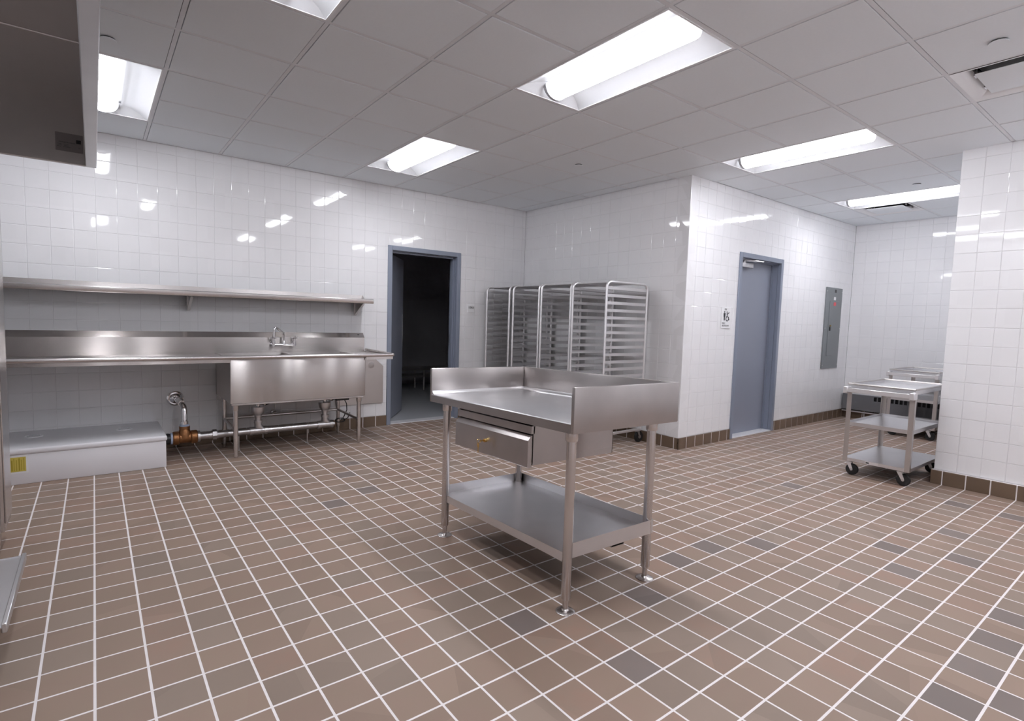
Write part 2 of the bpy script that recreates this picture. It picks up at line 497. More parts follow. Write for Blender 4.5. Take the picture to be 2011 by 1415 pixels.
def tiled_wall(name, label, axis, val, nrm, u0, u1, phase, holes=(), thick=0.12, ztop=H + 0.03, tilt=0.0035):
    """axis 'y': plane y = val, tiles run over x; nrm = which way the face looks"""
    m = Mesh()
    rects = [(u0, u1, -0.02, ztop)]
    for h in holes:
        rects = [q for r in rects for q in cut(r, h)]
    back = val - nrm * thick
    face = val - nrm * 0.0035
    for a, b, c, d in rects:
        lo, hi = min(back, face), max(back, face)
        if axis == 'y': m.box(a, b, lo, hi, c, d)
        else: m.box(lo, hi, a, b, c, d)
    root = tag(obj(name, m, 'wall_grout', smooth=False), label, kind='structure')
    def W(u, h, z):
        return (u, val + nrm * h, z) if axis == 'y' else (val + nrm * h, u, z)
    pieces = []
    k0 = math.floor((u0 - phase) / WP) - 1; k1 = math.ceil((u1 - phase) / WP) + 1
    for k in range(k0, k1):
        for r in range(0, 19):
            a, b = phase + k * WP + 0.001, phase + (k + 1) * WP - 0.001
            c, d = Z0 + r * WP + 0.001, Z0 + (r + 1) * WP - 0.001
            full0 = (a, b, c, d)
            rs = [(max(a, u0), min(b, u1), c, min(d, H + 0.004))]
            if rs[0][1] - rs[0][0] < 0.006 or rs[0][3] - rs[0][2] < 0.006:
                continue
            for h in holes:
                rs = [q for rr in rs for q in cut(rr, h)]
            for q in rs:
                if q[1] - q[0] < 0.006 or q[3] - q[2] < 0.006: continue
                full = q == full0
                pieces.append((shown_area([W(q[0], 0, q[2]), W(q[1], 0, q[2]), W(q[1], 0, q[3]), W(q[0], 0, q[3])]) if full else 0, q))
    pieces.sort(key=lambda p: -p[0])
    if axis == 'y':
        # local u -> x, local v -> z, local h -> n*y
        base = Matrix(((1, 0, 0), (0, 0, nrm), (0, 1, 0))) if nrm < 0 else Matrix(((-1, 0, 0), (0, 0, nrm), (0, 1, 0)))
    else:
        base = Matrix(((0, 0, nrm), (1, 0, 0), (0, 1, 0))) if nrm > 0 else Matrix(((0, 0, nrm), (-1, 0, 0), (0, 1, 0)))
    V, F = [], []
    for n, (ar, q) in enumerate(pieces):
        c = Vector(W((q[0] + q[1]) / 2, 0, (q[2] + q[3]) / 2))
        tl = base @ (Matrix.Rotation(random.gauss(0, tilt), 3, 'X') @ Matrix.Rotation(random.gauss(0, tilt), 3, 'Y'))
        if n < 300 and ar >= 60:
            o = bpy.data.objects.new('tile', wall_tile_mesh); COL.objects.link(o); o.parent = root
            o.location = c; o.rotation_euler = tl.to_euler()
        else:
            v, f = tile_verts(q[1] - q[0], q[3] - q[2], 0.006, 0.0028, 0.0014)
            b0 = len(V)
            V += [tuple(c + tl @ Vector(p)) for p in v]; F += [tuple(b0 + i for i in ff) for ff in f]
    if V:
        me = bpy.data.meshes.new('wall_tiles'); me.from_pydata(V, [], F); me.materials.append(MATS['wall_tile'])
        o = bpy.data.objects.new('wall_tiles', me); COL.objects.link(o); o.parent = root; o['kind'] = 'stuff'
    return root

DX0, DX1, DZ = 2.815, 3.832, 2.150      # open doorway in the back wall
EX0, EX1, EZ = 5.885, 6.900, 2.155      # closed door in the far wall
tiled_wall('wall_back', 'white glazed tile wall behind the sink', 'y', Y_BACK, -1, X_LEFT, X_RIGHT, 0.059, [(DX0 + 0.02, DX1 - 0.02, -0.1, DZ - 0.02)])
tiled_wall('wall_right', 'white glazed tile wall behind the pan racks', 'x', X_RIGHT, -1, Y_FAR, Y_BACK, Y_FAR)
tiled_wall('wall_far', 'white glazed tile wall with the closed grey door', 'y', Y_FAR, -1, X_RIGHT, X_ALC, X_RIGHT, [(EX0 + 0.02, EX1 - 0.02, -0.1, EZ - 0.02)])
tiled_wall('wall_alcove', 'white glazed tile wall at the end of the alcove', 'x', X_ALC, -1, Y_END, Y_FAR, Y_FAR)
tiled_wall('wall_near_right', 'white glazed tile wall end at the right edge', 'x', X_NEAR, -1, Y_FRONT, Y_END, Y_END)
tiled_wall('wall_alcove_side', 'white glazed tile wall closing the alcove on the near side', 'y', Y_END, 1, X_NEAR + 0.007, X_ALC, X_NEAR)
tiled_wall('wall_left', 'white glazed tile wall behind the cooking appliances', 'x', X_LEFT, 1, Y_FRONT, Y_BACK, Y_FRONT)
tiled_wall('wall_front', 'white glazed tile wall behind the viewpoint', 'y', Y_FRONT, 1, X_LEFT, X_NEAR, X_LEFT)  # unseen wall, set close behind the camera for more bounce light

# ------------------------------------------------------------------ baseboards of brown tile
def baseboard(name, label, axis, val, nrm, u0, u1, gaps=(), proud=0.012, pu=0.0):
    bh = Z0 - 0.002
    m = Mesh()
    segs = [(u0, u1)]
    for g0, g1 in gaps:
        segs = [q for a, b in segs for q in ((a, min(b, g0)), (max(a, g1), b)) if q[1] - q[0] > 0.004]
    lo, hi = sorted((val + 0.002 * nrm, val + nrm * (proud - 0.003)))
    for a, b in segs:
        if axis == 'y': m.box(a, b, lo, hi, -0.002, bh - 0.001)
        else: m.box(lo, hi, a, b, -0.002, bh - 0.001)
    root = tag(obj(name, m, 'floor_grout', smooth=False), label, kind='structure')
    v, f = tile_verts(TW, bh, 0.010, 0.003, 0.0015)
    full = bpy.data.meshes.new('base_tile'); full.from_pydata(v, [], f); full.materials.append(MATS['base_tile'])
    if axis == 'y':
        base = Matrix(((1 if nrm < 0 else -1, 0, 0), (0, 0, nrm), (0, 1, 0)))
    else:
        base = Matrix(((0, 0, nrm), (1 if nrm > 0 else -1, 0, 0), (0, 1, 0)))
    for a0, b0 in segs:
        for k in range(math.floor(a0 / T) - 1, math.ceil(b0 / T) + 1):
            a, b = max(a0, k * T + 0.00425), min(b0, (k + 1) * T - 0.00425)
            if b - a < 0.012: continue
            if abs(b - a - TW) < 1e-4: me = full
            else:
                v, f = tile_verts(b - a, bh, 0.010, 0.003, 0.0015)
                me = bpy.data.meshes.new('base_tile'); me.from_pydata(v, [], f); me.materials.append(MATS['base_tile'])
            c = (a + b) / 2
            o = bpy.data.objects.new('tile', me); COL.objects.link(o); o.parent = root
            o.location = (c, val + nrm * proud, bh / 2) if axis == 'y' else (val + nrm * proud, c, bh / 2)
            o.rotation_euler = base.to_euler()
    return root

baseboard('baseboard_back', 'brown tile base under the sink wall', 'y', Y_BACK, -1, X_LEFT, X_RIGHT, [(DX0, DX1)])
baseboard('baseboard_right', 'brown tile base behind the pan racks', 'x', X_RIGHT, -1, Y_FAR - 0.012, Y_BACK)
baseboard('baseboard_far', 'brown tile base along the wall of the closed door', 'y', Y_FAR, -1, X_RIGHT - 0.012, X_ALC, [(EX0, EX1)])
baseboard('baseboard_alcove', 'brown tile base at the end of the alcove', 'x', X_ALC, -1, Y_END, Y_FAR)
baseboard('baseboard_near_right', 'brown tile base of the wall end at the right', 'x', X_NEAR, -1, Y_FRONT, Y_END + 0.012, proud=0.040)
baseboard('baseboard_alcove_side', 'brown tile base on the alcove side wall', 'y', Y_END, 1, X_NEAR, X_ALC)

# ------------------------------------------------------------------ ceiling
LIGHTS = [(3, -3), (3, 1), (0, -3), (-1, 1), (7, -3), (11, -3), (3, -7), (7, -7), (-1, -7)]
DIFFS = [(6, -5), (12, -2)]
taken = set()
for c, r in LIGHTS:
    taken |= {(c, r), (c, r + 1)}
taken |= set(DIFFS)
cm = Mesh(); cm.box(X_LEFT - 0.1, X_ALC + 0.1, Y_FRONT - 0.1, Y_BACK + 0.1, H + 0.16, H + 0.22)  # dark slab added above the panels to block light leaks
ceiling = tag(obj('ceiling', cm, 'ceiling_void', smooth=False), 'suspended ceiling of square white panels in a metal grid', kind='structure')
pan_full = None
TEE = 0.0115; GAP = 0.0032
def panel_mesh(w, d):
    v, f = tile_verts(w, d, 0.018, 0.002, 0.0015)
    v = [(x, -y, -z) for x, y, z in v]
    me = bpy.data.meshes.new('ceiling_panel'); me.from_pydata(v, [], f + [(8, 9, 10, 11)]); me.materials.append(MATS['ceiling_panel'])
    return me
PW = G - 2 * (TEE + GAP)
pan_full = panel_mesh(PW, PW)
for c in range(-4, 16):
    for r in range(-11, 6):
        if (c, r) in taken: continue
        x0, x1 = GX + c * G + TEE + GAP, GX + (c + 1) * G - TEE - GAP
        y0, y1 = GY + r * G + TEE + GAP, GY + (r + 1) * G - TEE - GAP
        best = None
        for a, b, cc, d in RECTS:
            xa, xb, ya, yb = max(x0, a), min(x1, b), max(y0, cc), min(y1, d)
            if xb - xa > 0.01 and yb - ya > 0.01:
                best = (xa, xb, ya, yb) if best is None else (min(xa, best[0]), max(xb, best[1]), min(ya, best[2]), max(yb, best[3]))
        if not best: continue
        xa, xb, ya, yb = best
        # a shadow gap where a panel stops at a wall
        if abs(xa - x0) > 1e-4: xa += 0.008
        if abs(xb - x1) > 1e-4: xb -= 0.008
        if abs(ya - y0) > 1e-4: ya += 0.008
        if abs(yb - y1) > 1e-4: yb -= 0.008
        me = pan_full if abs(xb - xa - PW) < 1e-4 and abs(yb - ya - PW) < 1e-4 else panel_mesh(xb - xa, yb - ya)
        o = bpy.data.objects.new('panel', me); COL.objects.link(o); o.parent = ceiling
        o.location = ((xa + xb) / 2, (ya + yb) / 2, H + random.uniform(0, 0.0012))

def tee_runs():
    for axis in ('x', 'y'):
        for n in (range(-11, 6) if axis == 'x' else range(-4, 16)):
            pos = (GY if axis == 'x' else GX) + n * G
            run = None
            steps = 20
            rng = range(-4 * steps, 16 * steps) if axis == 'x' else range(-11 * steps, 6 * steps)
            for s in rng:
                a = (GX if axis == 'x' else GY) + s * G / steps
                mid = a + G / steps / 2
                cell = s // steps
                x, y = (mid, pos) if axis == 'x' else (pos, mid)
                ok = inside(x, y)
                for lc, lr in LIGHTS:
                    if axis == 'x' and cell == lc and n == lr + 1: ok = False
                if ok and run is None: run = a
                if (not ok) and run is not None:
                    yield axis, pos, run, a; run = None
            if run is not None:
                yield axis, pos, run, (GX if axis == 'x' else GY) + (rng[-1] + 1) * G / steps
for axis, pos, a, b in tee_runs():
    m = Mesh()
    z0, z1 = H + 0.003, H + 0.006
    # each end stops at the wall
    if axis == 'x':
        a, b = max(a, X_LEFT), min(b, X_ALC)
        m.box(a, b, pos - TEE, pos + TEE, z0, z1); m.box(a, b, pos - 0.0008, pos + 0.0008, z1, z1 + 0.03)
    else:
        a, b = max(a, Y_FRONT), min(b, Y_BACK)
        m.box(pos - TEE, pos + TEE, a, b, z0 + 0.0004, z1); m.box(pos - 0.0008, pos + 0.0008, a, b, z1, z1 + 0.03)
    obj('grid_tee', m, 'ceiling_tee', ceiling, smooth=False)

# recessed fluorescent troffers
def make_light():
    t = thing('ceiling_light', 'x', 'ceiling light', (0, 0, H), 'recessed fluorescent troffers in the ceiling grid')
    hx, hy = G / 2 - TEE, G - TEE
    z = H
    m = Mesh()
    fr = 0.010
    for a, b, c, d in ((-hx, hx, -hy, -hy + fr), (-hx, hx, hy - fr, hy), (-hx, -hx + fr, -hy + fr, hy - fr), (hx - fr, hx, -hy + fr, hy - fr)):
        m.box(a, b, c, d, z - 0.001, z + 0.004)
    obj('frame', m, 'white_paint', t)
    for s in (-1, 1):
        prof = [(s * (hx - fr), z + 0.002), (s * 0.235, z + 0.030), (s * 0.18, z + 0.050), (s * 0.11, z + 0.066)]
        mm = Mesh(); mm.strip(prof if s < 0 else prof[::-1], 'y', -hy + fr, hy - fr, 0.002)
        obj('reflector', mm, 'reflector_paint', t)
        e = Mesh()
        y0, y1 = s * (hy - fr), s * (hy - 0.085)
        e.prism([(y0, z + 0.002), (y1, z + 0.066), (y1 + s * 0.004, z + 0.070), (y0, z + 0.008)], 'x', -hx + fr, hx - fr)
        obj('end_plate', e, 'reflector_paint', t)
        if s < 0: continue
        c = Mesh()
        yy = s * (hy - 0.068)
        pr = [(0.098 * math.cos(a), z + 0.062 - 0.082 * math.sin(a)) for a in [math.pi * k / 14 for k in range(15)]]
        c.strip(pr, 'y', yy - 0.012, yy + 0.010, -0.005)
        obj('end_cap', c, 'cap_grey', t)
    m = Mesh(); m.box(-hx, hx, -hy, hy, z + 0.085, z + 0.100)
    for s in (-1, 1):
        m.box(s * hx - 0.002, s * hx + 0.002, -hy, hy, z + 0.006, z + 0.086)
        m.box(-hx, hx, s * hy - 0.002, s * hy + 0.002, z + 0.006, z + 0.086)
    obj('housing', m, 'white_paint', t)
    m = Mesh()
    pr = [(0.092 * math.cos(a), z + 0.062 - 0.078 * math.sin(a)) for a in [math.pi * k / 10 for k in range(11)]]
    m.prism(pr + [(-0.092, z + 0.066), (0.092, z + 0.066)], 'y', -hy + 0.072, hy - 0.072)
    obj('lens', m, 'lamp_lens', t)
    return t
LL = ['large lit troffer at the top centre, nearest whole ceiling light',
      'lit troffer above the open doorway',
      'lit troffer cut off by the top edge of the picture',
      'lit troffer beside the exhaust hood, cut by its edge',
      'long lit troffer above the corner of the white walls, before the closed door',
      'far lit troffer in the alcove, cut by the wall at the right',
      'lit troffer overhead behind the viewpoint, mirrored in the sink wall',
      'lit troffer behind the viewpoint by the right wall',
      'lit troffer behind the viewpoint beside the hood']
proto = make_light()
for n, (c, r) in enumerate(LIGHTS):
    loc = (GX + (c + 0.5) * G, GY + (r + 1) * G, H)
    if n == 0:
        proto.location = loc; proto['label'] = LL[0]
    else:
        dup(proto, loc, LL[n])

# air diffusers
def make_diffuser():
    t = thing('air_diffuser', 'x', 'air vent', (0, 0, H), 'square air diffusers in the ceiling')
    h = G / 2 - TEE; z = H
    m = Mesh()
    # bowl-shaped sides, open above
    prof = [(h, 0.0), (h - 0.035, 0.008), (h - 0.065, 0.030), (h - 0.075, 0.06)]
    rings = []
    for q, dz in prof:
        rings.append([m.bm.verts.new((sx * q, sy * q, z + dz)) for sx, sy in ((-1, -1), (1, -1), (1, 1), (-1, 1))])
    for a, b in zip(rings, rings[1:]):
        for k in range(4):
            l = (k + 1) % 4
            m.bm.faces.new((a[k], a[l], b[l], b[k]))
    obj('frame', m, 'white_paint', t)
    p = Mesh(); p.box(-h + 0.098, h - 0.098, -h + 0.098, h - 0.098, z - 0.002, z + 0.004, 0.002); obj('face_plate', p, 'ceiling_panel', t)
    d = Mesh(); d.box(-h + 0.07, h - 0.07, -h + 0.07, h - 0.07, z + 0.10, z + 0.11)
    for s in (-1, 1):
        d.box(s * (h - 0.07) - 0.003, s * (h - 0.07) + 0.003, -h + 0.07, h - 0.07, z + 0.05, z + 0.10)
        d.box(-h + 0.07, h - 0.07, s * (h - 0.07) - 0.003, s * (h - 0.07) + 0.003, z + 0.05, z + 0.10)
    obj('throat', d, 'black_plastic', t)
    for sx in (-1, 1):
        for sy in (-1, 1):
            b = Mesh(); b.prism([(sx * 0.12 - 0.025, z + 0.012), (sx * 0.12 + 0.025, z + 0.012), (sx * 0.12 + 0.012, z + 0.08), (sx * 0.12 - 0.012, z + 0.08)], 'y', sy * (h - 0.085) - 0.004, sy * (h - 0.085) + 0.004)
            obj('hanger', b, 'galvanised', t)
    return t
dp = make_diffuser()
dp.location = (GX + 6.5 * G, GY - 4.5 * G, H); dp['label'] = 'white square air diffuser in the ceiling at the right edge'
dup(dp, (GX + 12.5 * G, GY - 1.5 * G, H), 'white square air diffuser beyond the far alcove light')

SPR = [((3.81, -1.32), 'round white sprinkler cover plate near the diffuser at top right'),
       ((3.81, 1.74), 'round white sprinkler cover plate on the ceiling before the pan racks'),
       ((6.83, -0.13), 'round white sprinkler cover plate before the far alcove light'),
       ((0.125, 1.775), 'round white sprinkler cover plate half hidden by the exhaust hood')]
for (x, y), l in SPR:
    t = thing('sprinkler_cover', l, 'sprinkler cover', (x, y, H), 'sprinkler cover plates')
    m = Mesh(); m.lathe([(0.041, H - 0.007), (0.043, H - 0.0095), (0.041, H - 0.012), (0.0005, H - 0.0125)], (x, y, 0), 28); obj('plate', m, 'ceiling_panel', t)
    m = Mesh(); m.lathe([(0.036, H + 0.004), (0.034, H - 0.0072)], (x, y, 0), 20); obj('collar', m, 'black_plastic', t)

# ------------------------------------------------------------------ doors
def door_frame(x0, x1, zt, yw, depth, parent, face=0.055):
    """pressed steel frame: face, return and stop, as one welded frame"""
    m = Mesh(); yf = yw - 0.014; yb = yw + depth
    for a, b in ((x0, x0 + face), (x1 - face, x1)):
        m.box(a, b, yf, yw + 0.03, 0, zt, 0.003, 1)
    m.box(x0 + face, x1 - face, yf, yw + 0.03, zt - face, zt, 0.003, 1)
    ri = 0.018
    m.box(x0 + face - 0.004, x0 + face + ri - 0.012, yw + 0.03, yb, 0, zt - face)
    m.box(x1 - face - ri + 0.012, x1 - face + 0.004, yw + 0.03, yb, 0, zt - face)
    m.box(x0 + face, x1 - face, yw + 0.03, yb, zt - face - 0.006, zt - face + 0.01)
    return obj('frame', m, 'frame_paint', parent)

# open doorway with the leaf swung inwards
d1 = thing('door_1', 'open grey door leaf and blue-grey frame of the dark doorway', None, (2.83, Y_BACK, 0), kind='structure')
door_frame(DX0, DX1, DZ, Y_BACK, 0.16, d1)
m = Mesh()
for a, b in ((DX0 + 0.062, DX0 + 0.078), (DX1 - 0.078, DX1 - 0.062)):
    m.box(a, b, Y_BACK + 0.060, Y_BACK + 0.105, 0, DZ - 0.06)
m.box(DX0 + 0.062, DX1 - 0.062, Y_BACK + 0.060, Y_BACK + 0.105, DZ - 0.078, DZ - 0.062)
obj('door_stop', m, 'frame_paint', d1)
hx, hy = DX0 + 0.070, Y_BACK + 0.125
ang = math.radians(52)
dv = Vector((math.cos(ang), math.sin(ang), 0)); nv = Vector((-dv.y, dv.x, 0))
def leafbox(u0, u1, n0, n1, z0, z1, bev=0.0):
    q = Mesh(); q.box(u0, u1, n0, n1, z0, z1, bev, 1)
    return q.warp(lambda x, y, z: tuple(Vector((hx, hy, z)) + dv * x + nv * y))
leaf = obj('leaf', leafbox(0.0, 0.895, 0.0, 0.045, 0.012, DZ - 0.07, 0.002), 'door_paint', d1)
obj('edge_lock', leafbox(0.893, 0.897, 0.010, 0.034, 0.93, 1.30), 'black_plastic', leaf)
obj('edge_guard', leafbox(0.872, 0.8745, -0.004, 0.0, 0.94, 1.34), 'galvanised', leaf)
for z in (0.25, 1.05, 1.85):
    q = Mesh(); q.tube([(hx - 0.004, hy - 0.012, z - 0.055), (hx - 0.004, hy - 0.012, z + 0.055)], 0.007, 8); obj('hinge', q, 'galvanised', d1)
q = Mesh(); q.box(DX1 - 0.069, DX1 - 0.066, Y_BACK + 0.11, Y_BACK + 0.145, 0.97, 1.10); obj('strike_plate', q, 'galvanised', d1)
q = Mesh(); q.box(DX0 + 0.05, DX1 - 0.05, Y_BACK - 0.012, Y_BACK + 0.14, 0.0, 0.012, 0.003, 1); obj('threshold', q, 'marble', d1)

# the unlit room beyond
m = Mesh(); m.box(1.9, 5.8, Y_BACK + 0.13, 7.4, -0.1, 0.002)
tag(obj('floor_beyond', m, 'epoxy_floor'), 'grey floor of the dark room beyond the doorway', kind='structure')
m = Mesh()
m.box(1.8, 1.9, Y_BACK + 0.12, 7.5, -0.1, 2.75); m.box(5.8, 5.9, Y_BACK + 0.12, 7.5, -0.1, 2.75)
m.box(1.8, 5.9, 7.4, 7.5, -0.1, 2.75)
tag(obj('wall_beyond', m, 'dim_wall'), 'dark walls of the room beyond the doorway', kind='structure')
m = Mesh(); m.box(1.8, 5.9, Y_BACK + 0.12, 7.5, 2.75, 2.85)
tag(obj('ceiling_beyond', m, 'dim_wall'), 'dark ceiling of the room beyond the doorway', kind='structure')
t = thing('low_shelf', 'low dark shelf on thin legs in the dark room beyond the doorway', 'shelf', (4.75, 6.62, 0))
m = Mesh(); m.box(3.9, 5.6, 6.42, 6.82, 0.36, 0.40, 0.004, 1); obj('top', m, 'steel_dark', t)
m = Mesh(); m.box(3.9, 5.6, 6.42, 6.82, 0.24, 0.27, 0.004, 1); obj('lower_board', m, 'steel_dark', t)
for x in (3.95, 4.75, 5.55):
    for y in (6.45, 6.79):
        m = Mesh(); m.tube([(x, y, 0), (x, y, 0.37)], 0.014, 8); obj('leg', m, 'steel_dark', t)

# closed door
d2 = thing('door_2', 'closed blue-grey steel door set deep in its frame', None, (6.39, Y_FAR, 0), kind='structure')
door_frame(EX0, EX1, EZ, Y_FAR, 0.16, d2)
m = Mesh(); m.box(EX0 + 0.058, EX1 - 0.058, Y_FAR + 0.105, Y_FAR + 0.150, 0.015, EZ - 0.058, 0.002, 1)
leaf2 = obj('leaf', m, 'door_paint', d2)
m = Mesh()
for a, b in ((EX0 + 0.060, EX0 + 0.074), (EX1 - 0.074, EX1 - 0.060)):
    m.box(a, b, Y_FAR + 0.088, Y_FAR + 0.104, 0, EZ - 0.06)
m.box(EX0 + 0.074, EX1 - 0.074, Y_FAR + 0.088, Y_FAR + 0.104, EZ - 0.074, EZ - 0.060)
obj('door_stop', m, 'frame_paint', d2)
m = Mesh(); m.box(EX0 + 0.16, EX0 + 0.42, Y_FAR + 0.055, Y_FAR + 0.105, 2.005, 2.062, 0.006, 2)
clo = obj('door_closer', m, 'galvanised', d2)
m = Mesh(); m.tube([(EX0 + 0.20, Y_FAR + 0.05, 2.073), (EX0 + 0.50, Y_FAR - 0.02, 2.080)], 0.008, 8); m.tube([(EX0 + 0.50, Y_FAR - 0.02, 2.080), (EX0 + 0.16, Y_FAR + 0.05, 2.092)], 0.007, 8)
m.tube([(EX0 + 0.20, Y_FAR + 0.05, 2.055), (EX0 + 0.20, Y_FAR + 0.05, 2.078)], 0.012, 10)
obj('closer_arm', m, 'galvanised', clo)
m = Mesh(); m.box(EX0 + 0.05, EX1 - 0.05, Y_FAR - 0.012, Y_FAR + 0.16, 0.0, 0.014, 0.003, 1); obj('threshold', m, 'marble', d2)
m = Mesh(); m.box(EX0 - 0.1, EX1 + 0.1, Y_FAR + 0.17, Y_FAR + 0.2, -0.05, EZ + 0.1); tag(obj('trim_1', m, 'dim_wall'), 'dark backing behind the closed door', kind='structure')

# ------------------------------------------------------------------ prep table with drawer
TX0, TX1, TY0, TY1 = 1.640, 2.374, -0.510, 0.722
tcx, tcy = (TX0 + TX1) / 2, (TY0 + TY1) / 2
def lean(x, y, z):
    return (x, y, z - 0.016 * (x - tcx) - 0.0216 * (y - tcy))
t = thing('prep_table', 'stainless steel work table with raised splash on three sides and a locked drawer', 'table', (tcx, tcy, 0))
TDK = 0.859
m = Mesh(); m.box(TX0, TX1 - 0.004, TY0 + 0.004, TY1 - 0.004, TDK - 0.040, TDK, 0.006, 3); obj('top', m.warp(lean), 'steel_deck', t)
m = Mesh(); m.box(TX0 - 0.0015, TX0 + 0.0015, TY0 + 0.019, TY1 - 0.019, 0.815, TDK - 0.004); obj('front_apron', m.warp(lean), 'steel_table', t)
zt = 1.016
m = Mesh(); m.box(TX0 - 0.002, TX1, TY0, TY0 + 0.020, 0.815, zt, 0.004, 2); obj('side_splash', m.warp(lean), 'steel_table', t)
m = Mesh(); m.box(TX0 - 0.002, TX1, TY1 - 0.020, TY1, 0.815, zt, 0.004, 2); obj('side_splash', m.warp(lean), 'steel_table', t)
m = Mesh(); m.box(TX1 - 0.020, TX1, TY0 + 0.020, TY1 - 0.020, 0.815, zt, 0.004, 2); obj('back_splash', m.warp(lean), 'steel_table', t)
for pts, ax, a0, a1 in (([(TY1 - 0.020, TDK - 0.001), (TY1 - 0.020, TDK + 0.022), (TY1 - 0.026, TDK + 0.012), (TY1 - 0.034, TDK + 0.004), (TY1 - 0.046, TDK - 0.001)], 'x', TX0 + 0.004, TX1 - 0.02),
                        ([(TX1 - 0.020, TDK - 0.001), (TX1 - 0.020, TDK + 0.022), (TX1 - 0.026, TDK + 0.012), (TX1 - 0.034, TDK + 0.004), (TX1 - 0.046, TDK - 0.001)], 'y', TY0 + 0.02, TY1 - 0.02)):
    m = Mesh(); m.prism(pts, ax, a0, a1); obj('cove', m.warp(lean), 'steel_deck', t)
LEGS = [(1.704, -0.435), (1.694, 0.609), (2.271, -0.431), (2.262, 0.613)]
for x, y in LEGS:
    ztop = lean(x, y, 0.818)[2]
    m = Mesh(); m.tube([(x, y, 0.062), (x, y, 0.066), (x, y, ztop)], 0.0225, 18, radii=[0.0205, 0.0225, 0.0225])
    lg = obj('leg', m, 'steel_tube', t)
    m = Mesh(); m.lathe([(0.0265, ztop - 0.050), (0.0285, ztop - 0.044), (0.0285, ztop)], (x, y, 0), 18); obj('gusset', m, 'steel_tube', lg)
    m = Mesh(); m.lathe([(0.0440, 0.0), (0.0440, 0.003), (0.041, 0.0055), (0.018, 0.010), (0.0135, 0.016), (0.0135, 0.066)], (x, y, 0), 24); ft = obj('flange_foot', m, 'steel_tube', lg)
m = Mesh()
SX0, SX1, SY0, SY1, SZ = 1.690, 2.290, -0.452, 0.630, 0.258
m.box(SX0, SX1, SY0, SY1, SZ - 0.003, SZ); m.box(SX0 - 0.001, SX0 + 0.002, SY0 + 0.02, SY1 - 0.02, SZ - 0.042, SZ)
m.box(SX1 - 0.002, SX1 + 0.001, SY0, SY1, SZ - 0.012, SZ + 0.050); m.box(SX0 + 0.02, SX1, SY0 - 0.001, SY0 + 0.002, SZ - 0.022, SZ + 0.048)
m.box(SX0 + 0.02, SX1, SY1 - 0.002, SY1 + 0.001, SZ - 0.012, SZ + 0.050)
sh = obj('undershelf', m.warp(lean), 'steel_deck', t)
m = Mesh(); m.strip([(2.03, SZ - 0.003), (2.04, SZ - 0.003), (2.04, SZ - 0.062), (2.13, SZ - 0.062), (2.13, SZ - 0.003), (2.14, SZ - 0.003)], 'y', SY0 + 0.05, SY1 - 0.05, 0.002)
obj('stiffener', m.warp(lean), 'steel_table', sh)
# drawer
m = Mesh(); DZ0, DZ1, DY0, DY1 = 0.600, 0.812, -0.165, 0.495
m.box(1.712, 2.285, DY0, DY0 + 0.003, DZ0, DZ1); m.box(1.712, 2.285, DY1 - 0.003, DY1, DZ0, DZ1); m.box(2.282, 2.285, DY0, DY1, DZ0, DZ1)
m.box(1.712, 2.285, DY0 + 0.003, DY1 - 0.003, DZ0 - 0.002, DZ0 + 0.001)
m.box(1.99, 2.02, DY0 - 0.001, DY0, DZ0, DZ1); m.box(1.698, 1.720, DY0, DY1, 0.754, 0.792)
m.box(2.05, 2.285, DY0 - 0.0015, DY0, DZ0 + 0.03, DZ0 + 0.033)
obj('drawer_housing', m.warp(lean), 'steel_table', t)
m = Mesh()
m.prism([(1.686, DZ0 - 0.012), (1.682, DZ0 - 0.008), (1.682, 0.722), (1.702, 0.746), (1.708, 0.746), (1.708, DZ0 - 0.012)], 'y', DY0 + 0.004, DY1 - 0.004)
dr = obj('drawer', m.warp(lean), 'steel_table', t)
m = Mesh(); m.box(1.722, 2.26, DY0 + 0.02, DY1 - 0.02, DZ0 + 0.004, DZ1 - 0.07); obj('drawer_box', m.warp(lean), 'steel_dark', dr)
ly, lz = 0.185, 0.665
m = Mesh(); m.tube([(1.684, ly, lz), (1.668, ly, lz)], 0.010, 14); lk = obj('lock', m.warp(lean), 'brass', dr)
m = Mesh(); m.box(1.640, 1.668, ly - 0.0012, ly + 0.0012, lz - 0.004, lz + 0.004)
ring = [(1.634 + 0.011 * math.cos(a), ly, lz + 0.011 * math.sin(a)) for a in [2 * math.pi * k / 14 for k in range(15)]]
m.tube(ring, 0.0018, 6, caps=False)
m.box(1.629, 1.632, ly - 0.009, ly + 0.009, lz - 0.032, lz - 0.012, 0.001, 1); m.box(1.6295, 1.6315, ly - 0.003, ly + 0.003, lz - 0.060, lz - 0.031)
obj('keys', m.warp(lean), 'brass', dr)

# ------------------------------------------------------------------ compartment sink
t = thing('compartment_sink', 'long stainless steel sink with deep basin, drainboards and splash along the tiled wall', 'sink', (1.6, 3.45, 0))
BX0, BX1, BY0, BY1, BZ0, BZ1 = 0.972, 2.226, 3.092, 3.775, 0.498, 0.905
m = Mesh()
def openbox(m, x0, x1, y0, y1, z0, z1, th):
    m.box(x0, x1, y0, y0 + th, z0, z1, 0.006, 2); m.box(x0, x1, y1 - th, y1, z0, z1)
    m.box(x0, x0 + th, y0 + 0.002, y1, z0, z1, 0.003, 1); m.box(x1 - th, x1, y0 + 0.002, y1, z0, z1, 0.003, 1); m.box(x0 + 0.002, x1 - 0.002, y0 + 0.002, y1, z0 - 0.001, z0 + th)
openbox(m, BX0, BX1, BY0, BY1, BZ0, BZ1, 0.012)
obj('basin', m, 'steel_sink', t)
m = Mesh(); m.box((BX0 + BX1) / 2 - 0.02, (BX0 + BX1) / 2 + 0.02, BY0 + 0.012, BY1 - 0.012, BZ0 + 0.01, BZ1, 0.008, 2); obj('divider', m, 'steel_sink', t)
